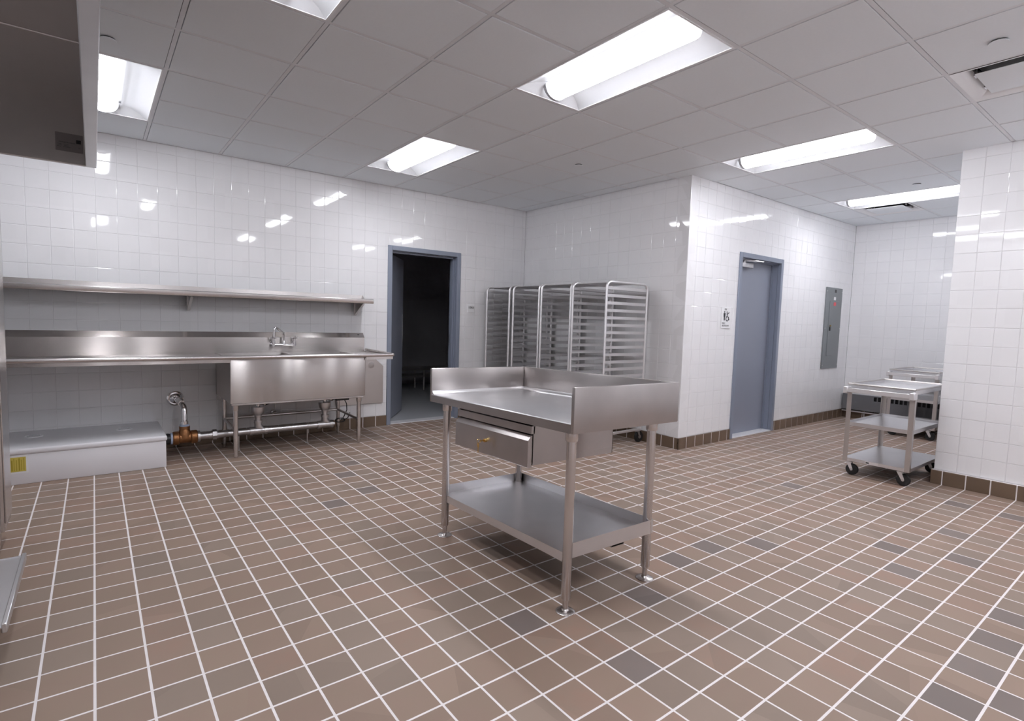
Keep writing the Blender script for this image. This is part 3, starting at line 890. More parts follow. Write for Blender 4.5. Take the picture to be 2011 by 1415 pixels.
# bottom flange the legs weld to
m = Mesh(); m.box(BX0 + 0.01, BX1 - 0.01, BY0 + 0.010, BY0 + 0.045, BZ0 - 0.022, BZ0 - 0.001, 0.004, 1); obj('leg_rail', m, 'steel_sink', t)
# drainboards
for x0, x1 in ((X_LEFT + 0.02, BX0), (BX1, 2.520)):
    m = Mesh()
    m.box(x0, x1, 3.085, 3.812, 0.892, 0.896); m.box(x0, x1, 3.074, 3.088, 0.866, 0.905); m.box(x0, x1, 3.30, 3.36, 0.862, 0.892); m.box(x0, x1, 3.62, 3.68, 0.862, 0.892)
    if x1 > 2.4: m.box(x1 - 0.012, x1, 3.085, 3.812, 0.866, 0.905)
    obj('drainboard', m, 'steel_sink', t)
m = Mesh()
m.tube([(X_LEFT + 0.02, 3.072, 0.912), (2.515, 3.072, 0.912)], 0.018, 14)
m.tube([(2.515, 3.072, 0.912), (2.524, 3.076, 0.912), (2.528, 3.086, 0.913), (2.528, 3.80, 0.921)], 0.016, 12)
m.ball((2.517, 3.070, 0.912), 0.0185)
obj('rolled_rim', m, 'steel_tube', t)
m = Mesh()
m.prism([(3.805, 0.880), (3.800, 0.93), (3.800, 1.058), (3.848, 1.111), (3.853, 1.111), (3.853, 0.880)], 'x', X_LEFT + 0.02, 2.508)
obj('backsplash', m, 'steel_sink', t)
m = Mesh(); m.box(2.435, 2.455, 3.826, 3.834, 1.086, 1.094); obj('screw_cover', m, 'black_plastic', t)
SL = [(1.020, 3.132), (2.182, 3.150), (1.028, 3.712), (2.174, 3.722)]
for x, y in SL:
    m = Mesh(); m.tube([(x, y, 0.075), (x, y, 0.500)], 0.0205, 16)
    lg = obj('leg', m, 'steel_tube', t)
    m = Mesh(); m.lathe([(0.024, 0.43), (0.026, 0.436), (0.028, 0.500)], (x, y, 0), 16); obj('gusset', m, 'steel_tube', lg)
    m = Mesh(); m.lathe([(0.010, 0.0), (0.0155, 0.004), (0.0175, 0.065), (0.018, 0.078)], (x, y, 0), 14); obj('bullet_foot', m, 'steel_tube', lg)
m = Mesh(); m.tube([(1.028, 3.712, 0.262), (2.174, 3.722, 0.262)], 0.014, 10); obj('rear_brace', m, 'steel_dark', t)
for a, b in ((0, 2), (1, 3)):
    m = Mesh(); m.tube([(SL[a][0], SL[a][1], 0.245), (SL[b][0], SL[b][1], 0.262)], 0.014, 10); obj('side_brace', m, 'steel_dark', t)
# lever drains under each bowl
for x in (1.268, 1.915):
    m = Mesh(); m.lathe([(0.045, 0.497), (0.045, 0.488), (0.024, 0.480), (0.022, 0.440), (0.019, 0.436), (0.019, 0.405)], (x, 3.40, 0), 16); dv_ = obj('drain_outlet', m, 'chrome', t)
    m = Mesh(); m.tube([(x + 0.02, 3.40, 0.442), (x + 0.05, 3.385, 0.435)], 0.013, 10); m.ball((x + 0.055, 3.383, 0.436), 0.019)
    obj('valve_body', m, 'chrome', dv_)
    m = Mesh(); m.tube([(x + 0.06, 3.380, 0.425), (x + 0.135, 3.33, 0.468)], 0.011, 8, radii=[0.009, 0.012]); obj('lever_grip', m, 'black_plastic', dv_)

# faucet
t = thing('faucet', 'chrome wall-mount faucet with bent swing spout above the basin', 'faucet', (1.60, 3.79, 0.98))
m = Mesh(); m.tube([(1.50, 3.745, 0.985), (1.71, 3.745, 0.985)], 0.012, 12)
for x in (1.50, 1.71):
    m.tube([(x, 3.80, 0.99), (x, 3.735, 0.985)], 0.015, 12)
    m.lathe([(0.028, 3.800), (0.027, 3.793), (0.017, 3.785)], (x, 0, 0.99), 16, axis='y') if False else m.tube([(x, 3.801, 0.99), (x, 3.792, 0.99)], 0.028, 16)
    m.tube([(x, 3.745, 0.965), (x, 3.745, 1.025)], 0.0155, 12)
obj('body', m, 'chrome', t)
for s, x in ((-1, 1.50), (1, 1.71)):
    m = Mesh(); m.tube([(x, 3.745, 1.022), (x, 3.745, 1.052)], 0.010, 10); m.lathe([(0.016, 1.046), (0.019, 1.054), (0.014, 1.062), (0.001, 1.063)], (x, 3.745, 0), 12)
    m.tube([(x, 3.745, 1.056), (x + s * 0.006, 3.70, 1.072)], 0.0065, 8); m.tube([(x - 0.03, 3.745, 1.057), (x + 0.03, 3.745, 1.057)], 0.0055, 8)
    obj('handle', m, 'chrome', t)
sp = [(1.602, 3.745, 0.985), (1.602, 3.745, 1.085), (1.599, 3.743, 1.100), (1.590, 3.739, 1.112), (1.578, 3.735, 1.121)]
sp += [(1.535, 3.718, 1.152), (1.524, 3.712, 1.159), (1.513, 3.707, 1.162), (1.503, 3.702, 1.158), (1.496, 3.698, 1.148), (1.493, 3.696, 1.134), (1.492, 3.695, 1.075)]
m = Mesh(); m.tube(sp, 0.0105, 12); m.lathe([(0.016, 0.985), (0.016, 1.02), (0.012, 1.03)], (1.602, 3.745, 0), 14); m.tube([(1.492, 3.695, 1.095), (1.492, 3.695, 1.066)], 0.0135, 12)
obj('spout', m, 'chrome', t)

# wall shelf over the sink
t = thing('wall_shelf', 'long stainless steel shelf on brackets above the sink splash', 'shelf', (0.8, Y_BACK, 1.45))
m = Mesh()
sx0, sx1 = X_LEFT + 0.02, 2.505
m.strip([(3.552, 1.446), (3.548, 1.452), (3.548, 1.486), (3.552, 1.490), (3.560, 1.490), (3.845, 1.490), (3.852, 1.496), (3.852, 1.542)], 'x', sx0, sx1, 0.003)
sh = obj('deck', m, 'steel', t)
m = Mesh(); m.prism([(3.552, 1.448), (3.552, 1.488), (3.60, 1.492), (3.80, 1.498), (3.852, 1.542), (3.852, 1.478), (3.60, 1.448)], 'x', sx1 - 0.003, sx1); obj('end_cap', m, 'steel', t)
for x in (-0.94, 0.752, 2.412):
    m = Mesh(); m.prism([(3.852, 1.318), (3.835, 1.318), (3.600, 1.440), (3.600, 1.487), (3.852, 1.487)], 'x', x - 0.002, x + 0.002)
    m.box(x - 0.012, x + 0.012, 3.849, 3.853, 1.312, 1.487); m.strip([(3.838, 1.316), (3.600, 1.440)], 'x', x - 0.012, x + 0.012, 0.003)
    obj('bracket', m, 'steel_dark', t)

# chamfered steel panel beside the basin
t = thing('wall_panel', 'thin steel sheet with a cut corner and round perforated vent, beside the basin', 'metal panel', (2.6, 3.845, 0.28))
m = Mesh(); m.prism([(2.20, 0.280), (2.763, 0.280), (2.763, 0.718), (2.665, 0.805), (2.20, 0.805)], 'y', 3.838, 3.851); pn = obj('sheet', m, 'steel_dark', t)
m = Mesh(); m.lathe([(0.042, 3.8385), (0.042, 3.8365), (0.036, 3.8355), (0.0005, 3.8355)], (2.610, 0, 0.735), 24, axis='y'); vt = obj('vent', m, 'steel_dark', t)
m = Mesh()
for rr, n in ((0.011, 6), (0.021, 11), (0.031, 16)):
    for k in range(n):
        a = 2 * math.pi * k / n
        c = (2.610 + rr * math.cos(a), 0.735 + rr * math.sin(a))
        m.lathe([(0.0028, 3.8354), (0.0028, 3.8346)], (c[0], 0, c[1]), 6, axis='y')
o = obj('vent_holes', m, 'black_plastic', vt, smooth=False); o['kind'] = 'stuff'

# control box with cord under the basin
t = thing('control_box', 'small dark box with a looped black cord under the right end of the basin', 'junction box', (2.19, 3.60, 0.39))
m = Mesh(); m.box(2.10, 2.24, 3.56, 3.66, 0.385, 0.470, 0.006, 2); obj('box', m, 'black_plastic', t)
m = Mesh()
pts = [(2.20, 3.60, 0.387), (2.225, 3.60, 0.34), (2.228, 3.60, 0.27), (2.20, 3.62, 0.19), (2.165, 3.62, 0.155)]
for k in range(17):
    a = math.pi * 0.1 + 2 * math.pi * k / 8
    pts.append((2.150 + 0.055 * math.cos(a), 3.60 - 0.001 * k, 0.165 + 0.022 * math.sin(a)))
pts += [(2.22, 3.55, 0.19), (2.235, 3.53, 0.25)]
m.tube(pts, 0.0055, 7); obj('cord', m, 'rubber', t)

# ------------------------------------------------------------------ drain line
PY, PZ = 3.395, 0.175
t = thing('drain_pipe', 'galvanised drain line with bronze tee running under the sink to the white box', 'pipe', (1.25, PY, 0))
def hp(x0, x1, r, y=PY, z=PZ, z1=None):
    m = Mesh(); m.tube([(x0, y, z), (x1, y, z1 if z1 is not None else z)], r, 16); return m
obj('long_pipe', hp(0.76, 1.98, 0.0325), 'galvanised', t)
m = hp(0.556, 0.752, 0.050); m.tube([(0.560, PY, PZ), (0.566, PY, PZ), (0.602, PY, PZ), (0.612, PY, PZ)], 0.058, 20, radii=[0.055, 0.060, 0.060, 0.050]); m.tube([(0.695, PY, PZ), (0.705, PY, PZ), (0.745, PY, PZ), (0.751, PY, PZ)], 0.06, 20, radii=[0.050, 0.060, 0.060, 0.055])
m.tube([(0.652, PY, PZ), (0.652, PY, PZ + 0.045), (0.652, PY, PZ + 0.082)], 0.036, 20, radii=[0.056, 0.052, 0.038]); m.tube([(0.652, PY, PZ + 0.078), (0.652, PY, PZ + 0.104)], 0.043, 18)
obj('bronze_tee', m, 'bronze', t)
m = hp(0.494, 0.556, 0.046); m.tube([(0.512, PY, PZ), (0.530, PY, PZ)], 0.049, 18); obj('box_coupling', m, 'black_plastic', t)
m = hp(0.5425, 0.5575, 0.0515); m.tube([(0.652, PY, PZ + 0.104), (0.652, PY, PZ + 0.120)], 0.038, 16); obj('thread_tape', m, 'blue_tape', t)
m = hp(0.752, 0.772, 0.052); obj('locknut', m, 'galvanised', t)
m = hp(0.845, 0.925, 0.036); m.tube([(0.872, PY, PZ), (0.907, PY, PZ)], 0.050, 8); obj('union', m, 'galvanised', t)
for x, last in ((1.268, False), (1.915, True)):
    m = hp(x - 0.080, x - 0.050, 0.041); m.tube([(x + 0.050, PY, PZ), (x + 0.080, PY, PZ)], 0.041, 16); m.tube([(x - 0.055, PY, PZ), (x + 0.055, PY, PZ)], 0.037, 16)
    m.tube([(x + 0.035, PY, PZ), (x, PY, PZ + 0.05), (x, PY, PZ + 0.095)], 0.034, 14); m.tube([(x, PY, PZ + 0.078), (x, PY, PZ + 0.100)], 0.041, 16)
    m.tube([(x, PY, PZ + 0.098), (x, PY, PZ + 0.140)], 0.028, 14)
    if last: m.tube([(x + 0.075, PY, PZ), (x + 0.100, PY, PZ)], 0.020, 8)
    obj('pipe_tee', m, 'galvanised', t)
    m = Mesh(); m.lathe([(0.028, PZ + 0.125), (0.034, PZ + 0.140), (0.034, PZ + 0.150), (0.052, PZ + 0.172), (0.061, PZ + 0.200), (0.063, PZ + 0.232), (0.059, PZ + 0.234), (0.055, PZ + 0.205), (0.02, PZ + 0.17)], (x, PY + 0.003, 0), 20)
    obj('funnel', m, 'galvanised', t)
for x in (1.095, 1.735):
    m = Mesh(); m.tube([(x, PY, 0.004), (x, PY, PZ - 0.03)], 0.006, 8); m.lathe([(0.022, 0.0), (0.022, 0.004), (0.007, 0.008)], (x, PY, 0), 12)
    m.tube([(x - 0.006, PY, PZ), (x + 0.006, PY, PZ)], 0.036, 16)
    obj('pipe_stand', m, 'galvanised', t)

# chrome riser from the wall to the bronze tee
t = thing('chrome_riser', 'chrome waste pipe bent from a round wall flange down to the bronze tee', 'pipe', (0.64, 3.84, 0.46))
m = Mesh(); m.lathe([(0.070, 3.858), (0.070, 3.853), (0.058, 3.845), (0.048, 3.846), (0.036, 3.834), (0.0245, 3.828)], (0.630, 0, 0.470), 26, axis='y'); obj('flange', m, 'chrome', t)
m = Mesh(); m.tube([(0.630, 3.846, 0.470), (0.640, 3.50, 0.470), (0.645, 3.445, 0.464), (0.650, 3.412, 0.448), (0.652, 3.397, 0.420), (0.652, 3.395, 0.296)], 0.0235, 16); obj('pipe', m, 'chrome', t)
m = Mesh(); m.tube([(0.640, 3.52, 0.470), (0.641, 3.48, 0.470)], 0.027, 8); m.tube([(0.652, 3.395, 0.322), (0.652, 3.395, 0.297)], 0.031, 14); obj('slip_nut', m, 'chrome', t)

t = thing('supply_stop', 'small round chrome stop with a thin tube on the wall under the basin', 'valve', (1.52, 3.846, 0.27))
m = Mesh(); m.tube([(1.52, 3.848, 0.265), (1.52, 3.80, 0.265)], 0.012, 10); m.ball((1.52, 3.79, 0.262), 0.028); m.tube([(1.52, 3.852, 0.265), (1.52, 3.847, 0.265)], 0.030, 16); obj('body', m, 'chrome', t)
m = Mesh(); m.tube([(1.52, 3.79, 0.285), (1.521, 3.79, 0.34), (1.535, 3.78, 0.42), (1.548, 3.772, 0.497)], 0.004, 8); obj('tube', m, 'chrome', t)

# ------------------------------------------------------------------ white interceptor box
t = thing('floor_box', 'low white plastic box with lid and yellow sticker on the floor under the drainboard', 'box', (-0.2, 3.45, 0))
m = Mesh(); m.box(-1.18, 0.484, 3.100, 3.838, 0.0, 0.222, 0.006, 2); obj('body', m, 'white_plastic', t)
m = Mesh(); m.box(-1.19, 0.492, 3.092, 3.840, 0.222, 0.266, 0.014, 3); ld = obj('lid', m, 'white_plastic', t)
for x in (-0.385, 0.215):
    m = Mesh(); m.lathe([(0.062, 0.2655), (0.060, 0.270), (0.052, 0.2705), (0.050, 0.268), (0.012, 0.268), (0.010, 0.271), (0.0005, 0.271)], (x, 3.56, 0), 24); pl = obj('access_plug', m, 'white_plastic', ld)
    m = Mesh(); m.tube([(x - 0.030, 3.56, 0.270), (x - 0.018, 3.56, 0.276), (x + 0.018, 3.56, 0.276), (x + 0.030, 3.56, 0.270)], 0.004, 6); m.ball((x - 0.034, 3.55, 0.270), 0.006); m.ball((x + 0.034, 3.57, 0.270), 0.006); obj('plug_grip', m, 'cap_grey', ld)
m = Mesh(); m.box(-0.535, -0.386, 3.0985, 3.1002, 0.085, 0.222); st = obj('sticker', m, 'white_paint', t)
m = Mesh(); m.box(-0.530, -0.398, 3.0978, 3.0986, 0.098, 0.206); obj('sticker_field', m, 'yellow_label', st)
m = Mesh()
for k in range(9):
    x = -0.520 + k * 0.0135
    m.box(x, x + 0.004 + 0.004 * (k % 3 == 0), 3.0974, 3.0979, 0.106, 0.198 - 0.012 * (k % 2))
obj('sticker_print', m, 'yellow_print', st, smooth=False)

# ------------------------------------------------------------------ sheet-pan racks
def make_rack():
    t = thing('pan_rack', 'x', 'pan rack', (0, 0, 0), 'aluminium sheet-pan racks along the right wall')
    W, D, HT, rr = 0.485, 0.640, 1.742, 0.0135
    for s in (-1, 1):
        y = s * W / 2
        pts = [(-D / 2, y, 0.150), (-D / 2, y, HT - 0.075)] + [(-D / 2 + 0.062 - 0.062 * math.cos(a), y, HT - 0.075 + 0.062 * math.sin(a)) for a in [math.pi / 2 * k / 6 for k in range(1, 7)]]
        pts += [(-p[0], p[1], p[2]) for p in pts[::-1]]
        m = Mesh(); m.tube(pts, rr, 10); obj('side_frame', m, 'aluminium', t)
        m = Mesh(); m.box(-D / 2, D / 2, y - 0.012, y + 0.012, 0.135, 0.160, 0.002, 1); obj('bottom_rail', m, 'aluminium', t)
    slide = None
    for s in (-1, 1):
        y = s * (W / 2 - 0.002)
        for k in range(20):
            z = 0.205 + k * 0.0762
            if slide is None or slide[0] != s:
                m = Mesh()
                m.strip([(y - s * 0.042, z), (y - s * 0.002, z), (y - s * 0.002, z + 0.028)], 'x', -D / 2 + 0.006, D / 2 - 0.006, 0.0022)
                o = obj('slide', m, 'aluminium', t, smooth=False, org=(0, y, z)); slide = (s, o.data)
            else:
                o = bpy.data.objects.new('slide', slide[1]); COL.objects.link(o); o.parent = t; o.location = (0, y, z)
    for x in (-D / 2 + 0.03, D / 2 - 0.0):
        for z in ((0.147,) if x < 0 else (0.147, 0.95, HT - 0.10)):
            m = Mesh(); m.box(x - 0.012, x + 0.012, -W / 2, W / 2, z - 0.012, z + 0.012, 0.002, 1); obj('cross_bar', m, 'aluminium', t)
    m = Mesh(); m.box(-D / 2 + 0.10, D / 2 - 0.10, -W / 2, W / 2, HT - 0.015, HT - 0.011); obj('top_sheet', m, 'aluminium', t)
    for sx in (-1, 1):
        for sy in (-1, 1):
            x, y = sx * (D / 2 - 0.03), sy * (W / 2 - 0.02)
            m = Mesh(); m.lathe([(0.030, 0.135), (0.030, 0.129), (0.016, 0.124), (0.014, 0.118)], (x, y, 0), 14)
            for q in (-1, 1):
                m.prism([(x - 0.016, 0.122), (x + 0.016, 0.122), (x + 0.036, 0.056), (x + 0.018, 0.050)], 'y', y + q * 0.021 - 0.0015, y + q * 0.021 + 0.0015)
            m.box(x - 0.016, x + 0.018, y - 0.022, y + 0.022, 0.118, 0.124)
            c = obj('caster', m, 'galvanised', t)
            m = Mesh(); m.lathe([(0.058, -0.014), (0.062, -0.010), (0.062, 0.010), (0.058, 0.014)], (x + 0.026, y, 0.0625), 22, axis='y'); obj('wheel', m, 'rubber', c)
            m = Mesh(); m.lathe([(0.020, -0.019), (0.020, 0.019)], (x + 0.026, y, 0.0625), 12, axis='y'); obj('hub', m, 'galvanised', c)
    return t
RK = [(1.890, 'nearest aluminium pan rack, its side ledges in full view'),
      (2.407, 'second aluminium pan rack from the outside corner'),
      (2.935, 'third aluminium pan rack from the outside corner'),
      (3.500, 'farthest aluminium pan rack, beside the sink wall')]
rk = make_rack()
for n, (y, l) in enumerate(RK):
    if n == 0:
        rk.location = (4.505, y, 0); rk['label'] = l
    else:
        dup(rk, (4.505, y, 0), l)

# ------------------------------------------------------------------ utility carts
def make_cart():
    t = thing('utility_cart', 'x', 'cart', (5.865, -0.405, 0), 'three-shelf steel utility carts')
    x0, x1, y0, y1 = 5.435, 6.295, -0.655, -0.155
    def tray(z, name, rim, lip):
        m = Mesh(); m.box(x0, x1, y0, y1, z - 0.0025, z)
        for a, b, c, d in ((x0, x1, y0 - 0.001, y0 + 0.0015), (x0, x1, y1 - 0.0015, y1 + 0.001), (x0 - 0.001, x0 + 0.0015, y0, y1), (x1 - 0.0015, x1 + 0.001, y0, y1)):
            m.box(a, b, c, d, z - lip, z + rim)
        return obj(name, m, 'steel_deck', t)
    tray(0.800, 'top_shelf', 0.026, 0.012)
    m = Mesh()
    for y in (y0, y1): m.tube([(x0, y, 0.828), (x1, y, 0.828)], 0.008, 8)
    for x in (x0, x1): m.tube([(x, y0, 0.828), (x, y1, 0.828)], 0.008, 8)
    obj('top_rim', m, 'steel_dark', t)
    tray(0.465, 'middle_shelf', 0.022, 0.012); b = tray(0.158, 'bottom_shelf', 0.002, 0.026)
    for x in (x0, x1):
        for y in (y0, y1):
            sx = 1 if x == x0 else -1; sy = 1 if y == y0 else -1
            m = Mesh()
            m.prism([(x - sx * 0.003, y - sy * 0.003), (x + sx * 0.034, y - sy * 0.003), (x + sx * 0.034, y), (x, y), (x, y + sy * 0.034), (x - sx * 0.003, y + sy * 0.034)], 'z', 0.130, 0.790)
            obj('post', m, 'steel_dark', t)
    m = Mesh(); m.box(x0 - 0.078, x0 - 0.052, y0 + 0.012, y1 - 0.012, 0.757, 0.796, 0.003, 1); hd = obj('handle', m, 'aluminium', t)
    for y in (y0 + 0.004, y1 - 0.004):
        m = Mesh(); m.box(x0 - 0.081, x0 + 0.006, y - 0.018, y + 0.018, 0.748, 0.806, 0.004, 1); obj('handle_end', m, 'aluminium', hd)
    m = Mesh(); m.box(x0 - 0.003, x0 - 0.001, -0.43, -0.33, 0.134, 0.156); pl = obj('maker_plate', m, 'aluminium', b)
    m = Mesh(); m.box(x0 - 0.0036, x0 - 0.003, -0.362, -0.338, 0.140, 0.151); obj('plate_mark', m, 'print', b)
    for x in (x0 + 0.055, x1 - 0.055):
        for y in (y0 + 0.078, y1 - 0.030):
            m = Mesh(); m.box(x - 0.035, x + 0.035, y - 0.030, y + 0.030, 0.129, 0.134); m.lathe([(0.018, 0.130), (0.018, 0.118)], (x, y, 0), 12)
            m.box(x - 0.022, x + 0.022, y - 0.030, y + 0.018, 0.112, 0.119)
            for q in (-1, 1):
                m.prism([(y + 0.018, 0.118), (y - 0.018, 0.118), (y - 0.040, 0.060), (y - 0.040, 0.044), (y - 0.022, 0.046)], 'x', x + q * 0.021 - 0.0016, x + q * 0.021 + 0.0016)
            c = obj('caster', m, 'aluminium', t)
            m = Mesh(); m.lathe([(0.030, -0.0150), (0.046, -0.0145), (0.050, -0.011), (0.051, 0.0), (0.050, 0.011), (0.046, 0.0145), (0.030, 0.0150)], (x, y - 0.030, 0.051), 24, axis='x'); obj('wheel', m, 'rubber', c)
            m = Mesh(); m.lathe([(0.010, -0.025), (0.010, 0.025)], (x, y - 0.030, 0.051), 10, axis='x'); obj('axle', m, 'galvanised', c)
    return t
ct = make_cart(); ct['label'] = 'nearer steel utility cart beside the wall end at the right'
c2 = dup(ct, (5.865 + 2.57, -0.405 + 0.485, 0), 'farther steel utility cart at the end of the alcove')

# ------------------------------------------------------------------ electrical panel
t = thing('electrical_panel', 'tall grey electrical panel on the far wall with red sticker', 'electrical panel', (8.425, Y_FAR, 0.75))
m = Mesh(); m.box(8.165, 8.682, Y_FAR - 0.016, Y_FAR - 0.002, 0.750, 1.894, 0.003, 1); obj('cover', m, 'panel_paint', t)
m = Mesh(); m.box(8.280, 8.592, Y_FAR - 0.021, Y_FAR - 0.015, 0.930, 1.705, 0.002, 1); dr = obj('door', m, 'panel_paint', t)
m = Mesh(); m.box(8.305, 8.345, Y_FAR - 0.032, Y_FAR - 0.020, 1.285, 1.340, 0.006, 2); obj('latch', m, 'black_plastic', dr)
m = Mesh(); m.tube([(8.325, Y_FAR - 0.022, 1.356), (8.325, Y_FAR - 0.036, 1.356)], 0.011, 12); obj('key_lock', m, 'brass', dr)
m = Mesh(); m.box(8.400, 8.475, Y_FAR - 0.0225, Y_FAR - 0.0205, 1.640, 1.690); obj('warning_sticker', m, 'red_label', dr)
m = Mesh(); m.box(8.405, 8.470, Y_FAR - 0.0175, Y_FAR - 0.0155, 1.720, 1.765); obj('number_label', m, 'white_paint', t)
m = Mesh(); m.box(8.425, 8.480, Y_FAR - 0.0185, Y_FAR - 0.0155, 1.825, 1.868); obj('name_plate', m, 'black_plastic', t)
for x in (8.185, 8.662):
    for z in (0.80, 1.32, 1.84):
        m = Mesh(); m.lathe([(0.007, Y_FAR - 0.015), (0.006, Y_FAR - 0.0185), (0.0005, Y_FAR - 0.019)], (x, 0, z), 10, axis='y'); obj('screw', m, 'galvanised', t)

# ------------------------------------------------------------------ signs
RX = (math.pi / 2, 0, 0)
t = thing('restroom_sign', 'white restroom sign with black figures beside the closed door', 'sign', (5.664, Y_FAR, 1.40))
m = Mesh(); m.box(5.575, 5.765, Y_FAR - 0.008, Y_FAR - 0.001, 1.285, 1.518, 0.002, 1); obj('plate', m, 'white_paint', t)
yp = Y_FAR - 0.0090
text('room_number', '106', 0.030, (5.650, yp, 1.496), RX, 'grey_print', t)
text('caption', 'MALE', 0.026, (5.620, yp, 1.342), RX, 'grey_print', t)
text('caption', 'RESTROOM', 0.026, (5.660, yp, 1.314), RX, 'grey_print', t)
m = Mesh()   # standing figure
fx = 5.632
m.lathe([(0.0095, yp + 0.0004), (0.0095, yp - 0.0006)], (fx, 0, 1.467), 14, axis='y')
m.prism([(fx - 0.017, 1.455), (fx + 0.017, 1.455), (fx + 0.020, 1.450), (fx + 0.017, 1.412), (fx + 0.012, 1.412), (fx + 0.010, 1.373), (fx + 0.001, 1.373), (fx, 1.408), (fx - 0.001, 1.373), (fx - 0.010, 1.373), (fx - 0.012, 1.412), (fx - 0.017, 1.412), (fx - 0.020, 1.450)], 'y', yp - 0.0006, yp + 0.0004)
obj('man_symbol', m, 'print', t, smooth=False)
m = Mesh()   # wheelchair figure
wx, wz = 5.690, 1.393
m.tube([(wx + 0.026 * math.cos(a), yp, wz + 0.026 * math.sin(a)) for a in [math.radians(110) + math.radians(260) * k / 16 for k in range(17)]], 0.0045, 6)
m.lathe([(0.0085, yp + 0.0004), (0.0085, yp - 0.0006)], (wx - 0.008, 0, 1.466), 14, axis='y')
m.tube([(wx - 0.008, yp, 1.455), (wx - 0.002, yp, 1.412), (wx + 0.022, yp, 1.412), (wx + 0.036, yp, 1.378)], 0.005, 6); m.tube([(wx - 0.006, yp, 1.440), (wx + 0.034, yp, 1.462)], 0.004, 6)
obj('wheelchair_symbol', m, 'print', t, smooth=False)
t = thing('room_sign', 'small white plate reading 104A on the tiles right of the doorway', 'sign', (4.006, Y_BACK, 1.44))
m = Mesh(); m.box(3.950, 4.062, Y_BACK - 0.008, Y_BACK - 0.001, 1.392, 1.496, 0.002, 1); obj('plate', m, 'white_paint', t)
text('room_number', '104A', 0.046, (4.006, Y_BACK - 0.009, 1.456), RX, 'print', t, 0.9)

# ------------------------------------------------------------------ convector in the alcove
t = thing('wall_convector', 'low dark grey heater cabinet with slotted grille at the alcove end wall', 'heater', (8.98, 0.3, 0.13))
cy0, cy1 = Y_END + 0.05, Y_FAR - 0.02
m = Mesh()
m.box(8.952, X_ALC - 0.004, cy0, cy1, 0.355, 0.362, 0.002, 1); m.box(8.950, 8.953, cy0, cy1, 0.135, 0.290); m.box(8.950, 8.953, cy0, cy1, 0.350, 0.358); m.box(8.950, 8.953, 0.80, cy1, 0.288, 0.352)
m.box(8.953, X_ALC - 0.004, cy0, cy0 + 0.003, 0.135, 0.355); m.box(8.953, X_ALC - 0.004, cy1 - 0.003, cy1, 0.135, 0.355)
obj('cabinet', m, 'convector_paint', t)
m = Mesh(); m.box(8.990, 8.994, cy0, cy1, 0.14, 0.35); obj('fins', m, 'black_plastic', t)
k = 0
y = 0.795
while y > cy0 + 0.02:
    m = Mesh(); m.box(8.9495, 8.9535, y - 0.008, y + 0.008, 0.289, 0.351); obj('slat', m, 'convector_paint', t, smooth=False); y -= 0.052
m = Mesh(); m.tube([(8.965, cy0, 0.108), (8.965, cy1, 0.108)], 0.012, 10); obj('supply_pipe', m, 'galvanised', t)
m = Mesh()
for yy in (0.9, 0.2, -0.4): m.box(8.955, 8.975, yy - 0.008, yy + 0.008, 0.002, 0.140)
obj('pipe_hangers', m, 'galvanised', t)

# ------------------------------------------------------------------ exhaust hood
HX1, HY1, HZ = 0.055, 1.290, 2.000
t = thing('exhaust_hood', 'stainless steel exhaust hood hanging at the upper left', 'hood', (-0.6, -0.4, HZ))
HY0 = -1.50
m = Mesh(); m.box(HX1 - 0.043, HX1, HY0, HY1, HZ, H - 0.012, 0.003, 1); obj('front_panel', m, 'steel_deck', t)
m = Mesh(); m.box(X_LEFT + 0.03, HX1 - 0.043, HY1 - 0.022, HY1, HZ, H - 0.012, 0.002, 1); ep = obj('end_panel', m, 'steel_dark', t)
m = Mesh(); m.box(X_LEFT + 0.03, HX1 - 0.043, HY0, HY0 + 0.022, HZ, H - 0.012, 0.002, 1); obj('end_panel', m, 'steel_dark', t)
m = Mesh(); m.box(X_LEFT + 0.01, X_LEFT + 0.03, HY0, HY1, HZ, H - 0.012); obj('rear_panel', m, 'steel_dark', t)
m = Mesh(); m.box(X_LEFT + 0.03, HX1 - 0.043, HY0 + 0.022, HY1 - 0.022, H - 0.06, H - 0.05); obj('top_sheet', m, 'steel_dark', t)
m = Mesh(); m.tube([(X_LEFT + 0.03, HY1 - 0.023, 2.572), (HX1 - 0.043, HY1 - 0.023, 2.572)], 0.006, 8); m.box(X_LEFT + 0.03, HX1 - 0.043, HY1 - 0.026, HY1 - 0.021, 2.572, H - 0.05); obj('seam', m, 'steel_dark', ep)
m = Mesh(); m.box(-0.100, 0.004, HY1 - 0.0235, HY1 - 0.0215, 2.055, 2.140); lb = obj('data_label', m, 'clear_label', ep)
m = Mesh(); m.box(-0.022, -0.004, HY1 - 0.0245, HY1 - 0.0230, 2.098, 2.115)
obj('label_mark', m, 'print', ep, smooth=False)
m = Mesh(); rs = random.Random(3)
x = -0.088
while x < -0.026:
    wl = rs.uniform(0.002, 0.005); m.box(x, x + wl, HY1 - 0.0245, HY1 - 0.0230, 2.094, 2.099); x += wl + 0.0015
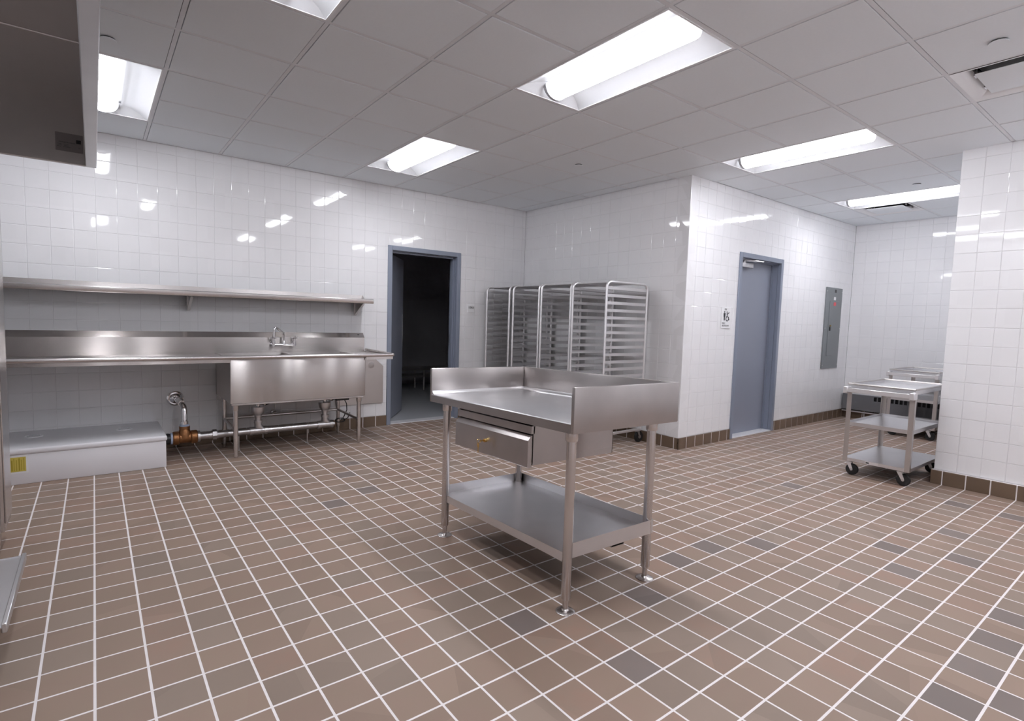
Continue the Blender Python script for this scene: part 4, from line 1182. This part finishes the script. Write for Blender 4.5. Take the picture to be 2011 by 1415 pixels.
for k, (a, b) in enumerate(((-0.092, -0.078), (-0.092, -0.076), (-0.094, -0.080), (-0.070, -0.052), (-0.068, -0.050), (-0.072, -0.044))):
    z = 2.086 - 0.006 * (k % 3); m.box(a, b, HY1 - 0.0245, HY1 - 0.0230, z, z + 0.0024)
m.box(-0.014, -0.006, HY1 - 0.0245, HY1 - 0.0230, 2.076, 2.079)
obj('label_print', m, 'grey_print', ep, smooth=False)

# ------------------------------------------------------------------ appliances at the left edge
t = thing('tall_cabinet', 'tall stainless steel cabinet on legs at the left edge, in front of the sink', 'cabinet', (-0.74, 1.82, 0))
m = Mesh(); m.box(-1.12, -0.378, 1.690, 1.965, 0.105, 1.93, 0.006, 2); bd = obj('body', m, 'steel', t)
m = Mesh(); m.box(-0.378, -0.372, 1.700, 1.960, 0.150, 1.90, 0.002, 1); obj('door', m, 'steel', t)
for x in (-1.07, -0.44):
    for y in (1.73, 1.93):
        m = Mesh(); m.lathe([(0.020, 0.0), (0.018, 0.03), (0.016, 0.108)], (x, y, 0), 12); obj('leg', m, 'steel_dark', t)
t = thing('kitchen_appliance', 'low stainless steel appliance with a projecting ledge at the bottom left edge', 'appliance', (-0.76, 0.9, 0))
m = Mesh(); m.box(-1.12, -0.388, 0.10, 1.660, 0.04, 0.90, 0.008, 2); obj('body', m, 'steel', t)
m = Mesh(); m.box(-0.389, -0.256, 0.365, 1.052, 0.182, 0.186)
m.box(-0.389, -0.246, 1.048, 1.052, 0.164, 0.190); m.box(-0.258, -0.242, 0.365, 1.056, 0.164, 0.199, 0.003, 1)
lg = obj('ledge', m, 'steel_deck', t)
m = Mesh(); m.prism([(-0.389, 0.186), (-0.335, 0.186), (-0.389, 0.230)], 'y', 1.030, 1.036); obj('ledge_bracket', m, 'galvanised', t)
for x in (-1.05, -0.45):
    for y in (0.17, 1.59):
        m = Mesh(); m.lathe([(0.022, 0.0), (0.020, 0.02), (0.018, 0.045)], (x, y, 0), 12); obj('leg', m, 'steel_dark', t)
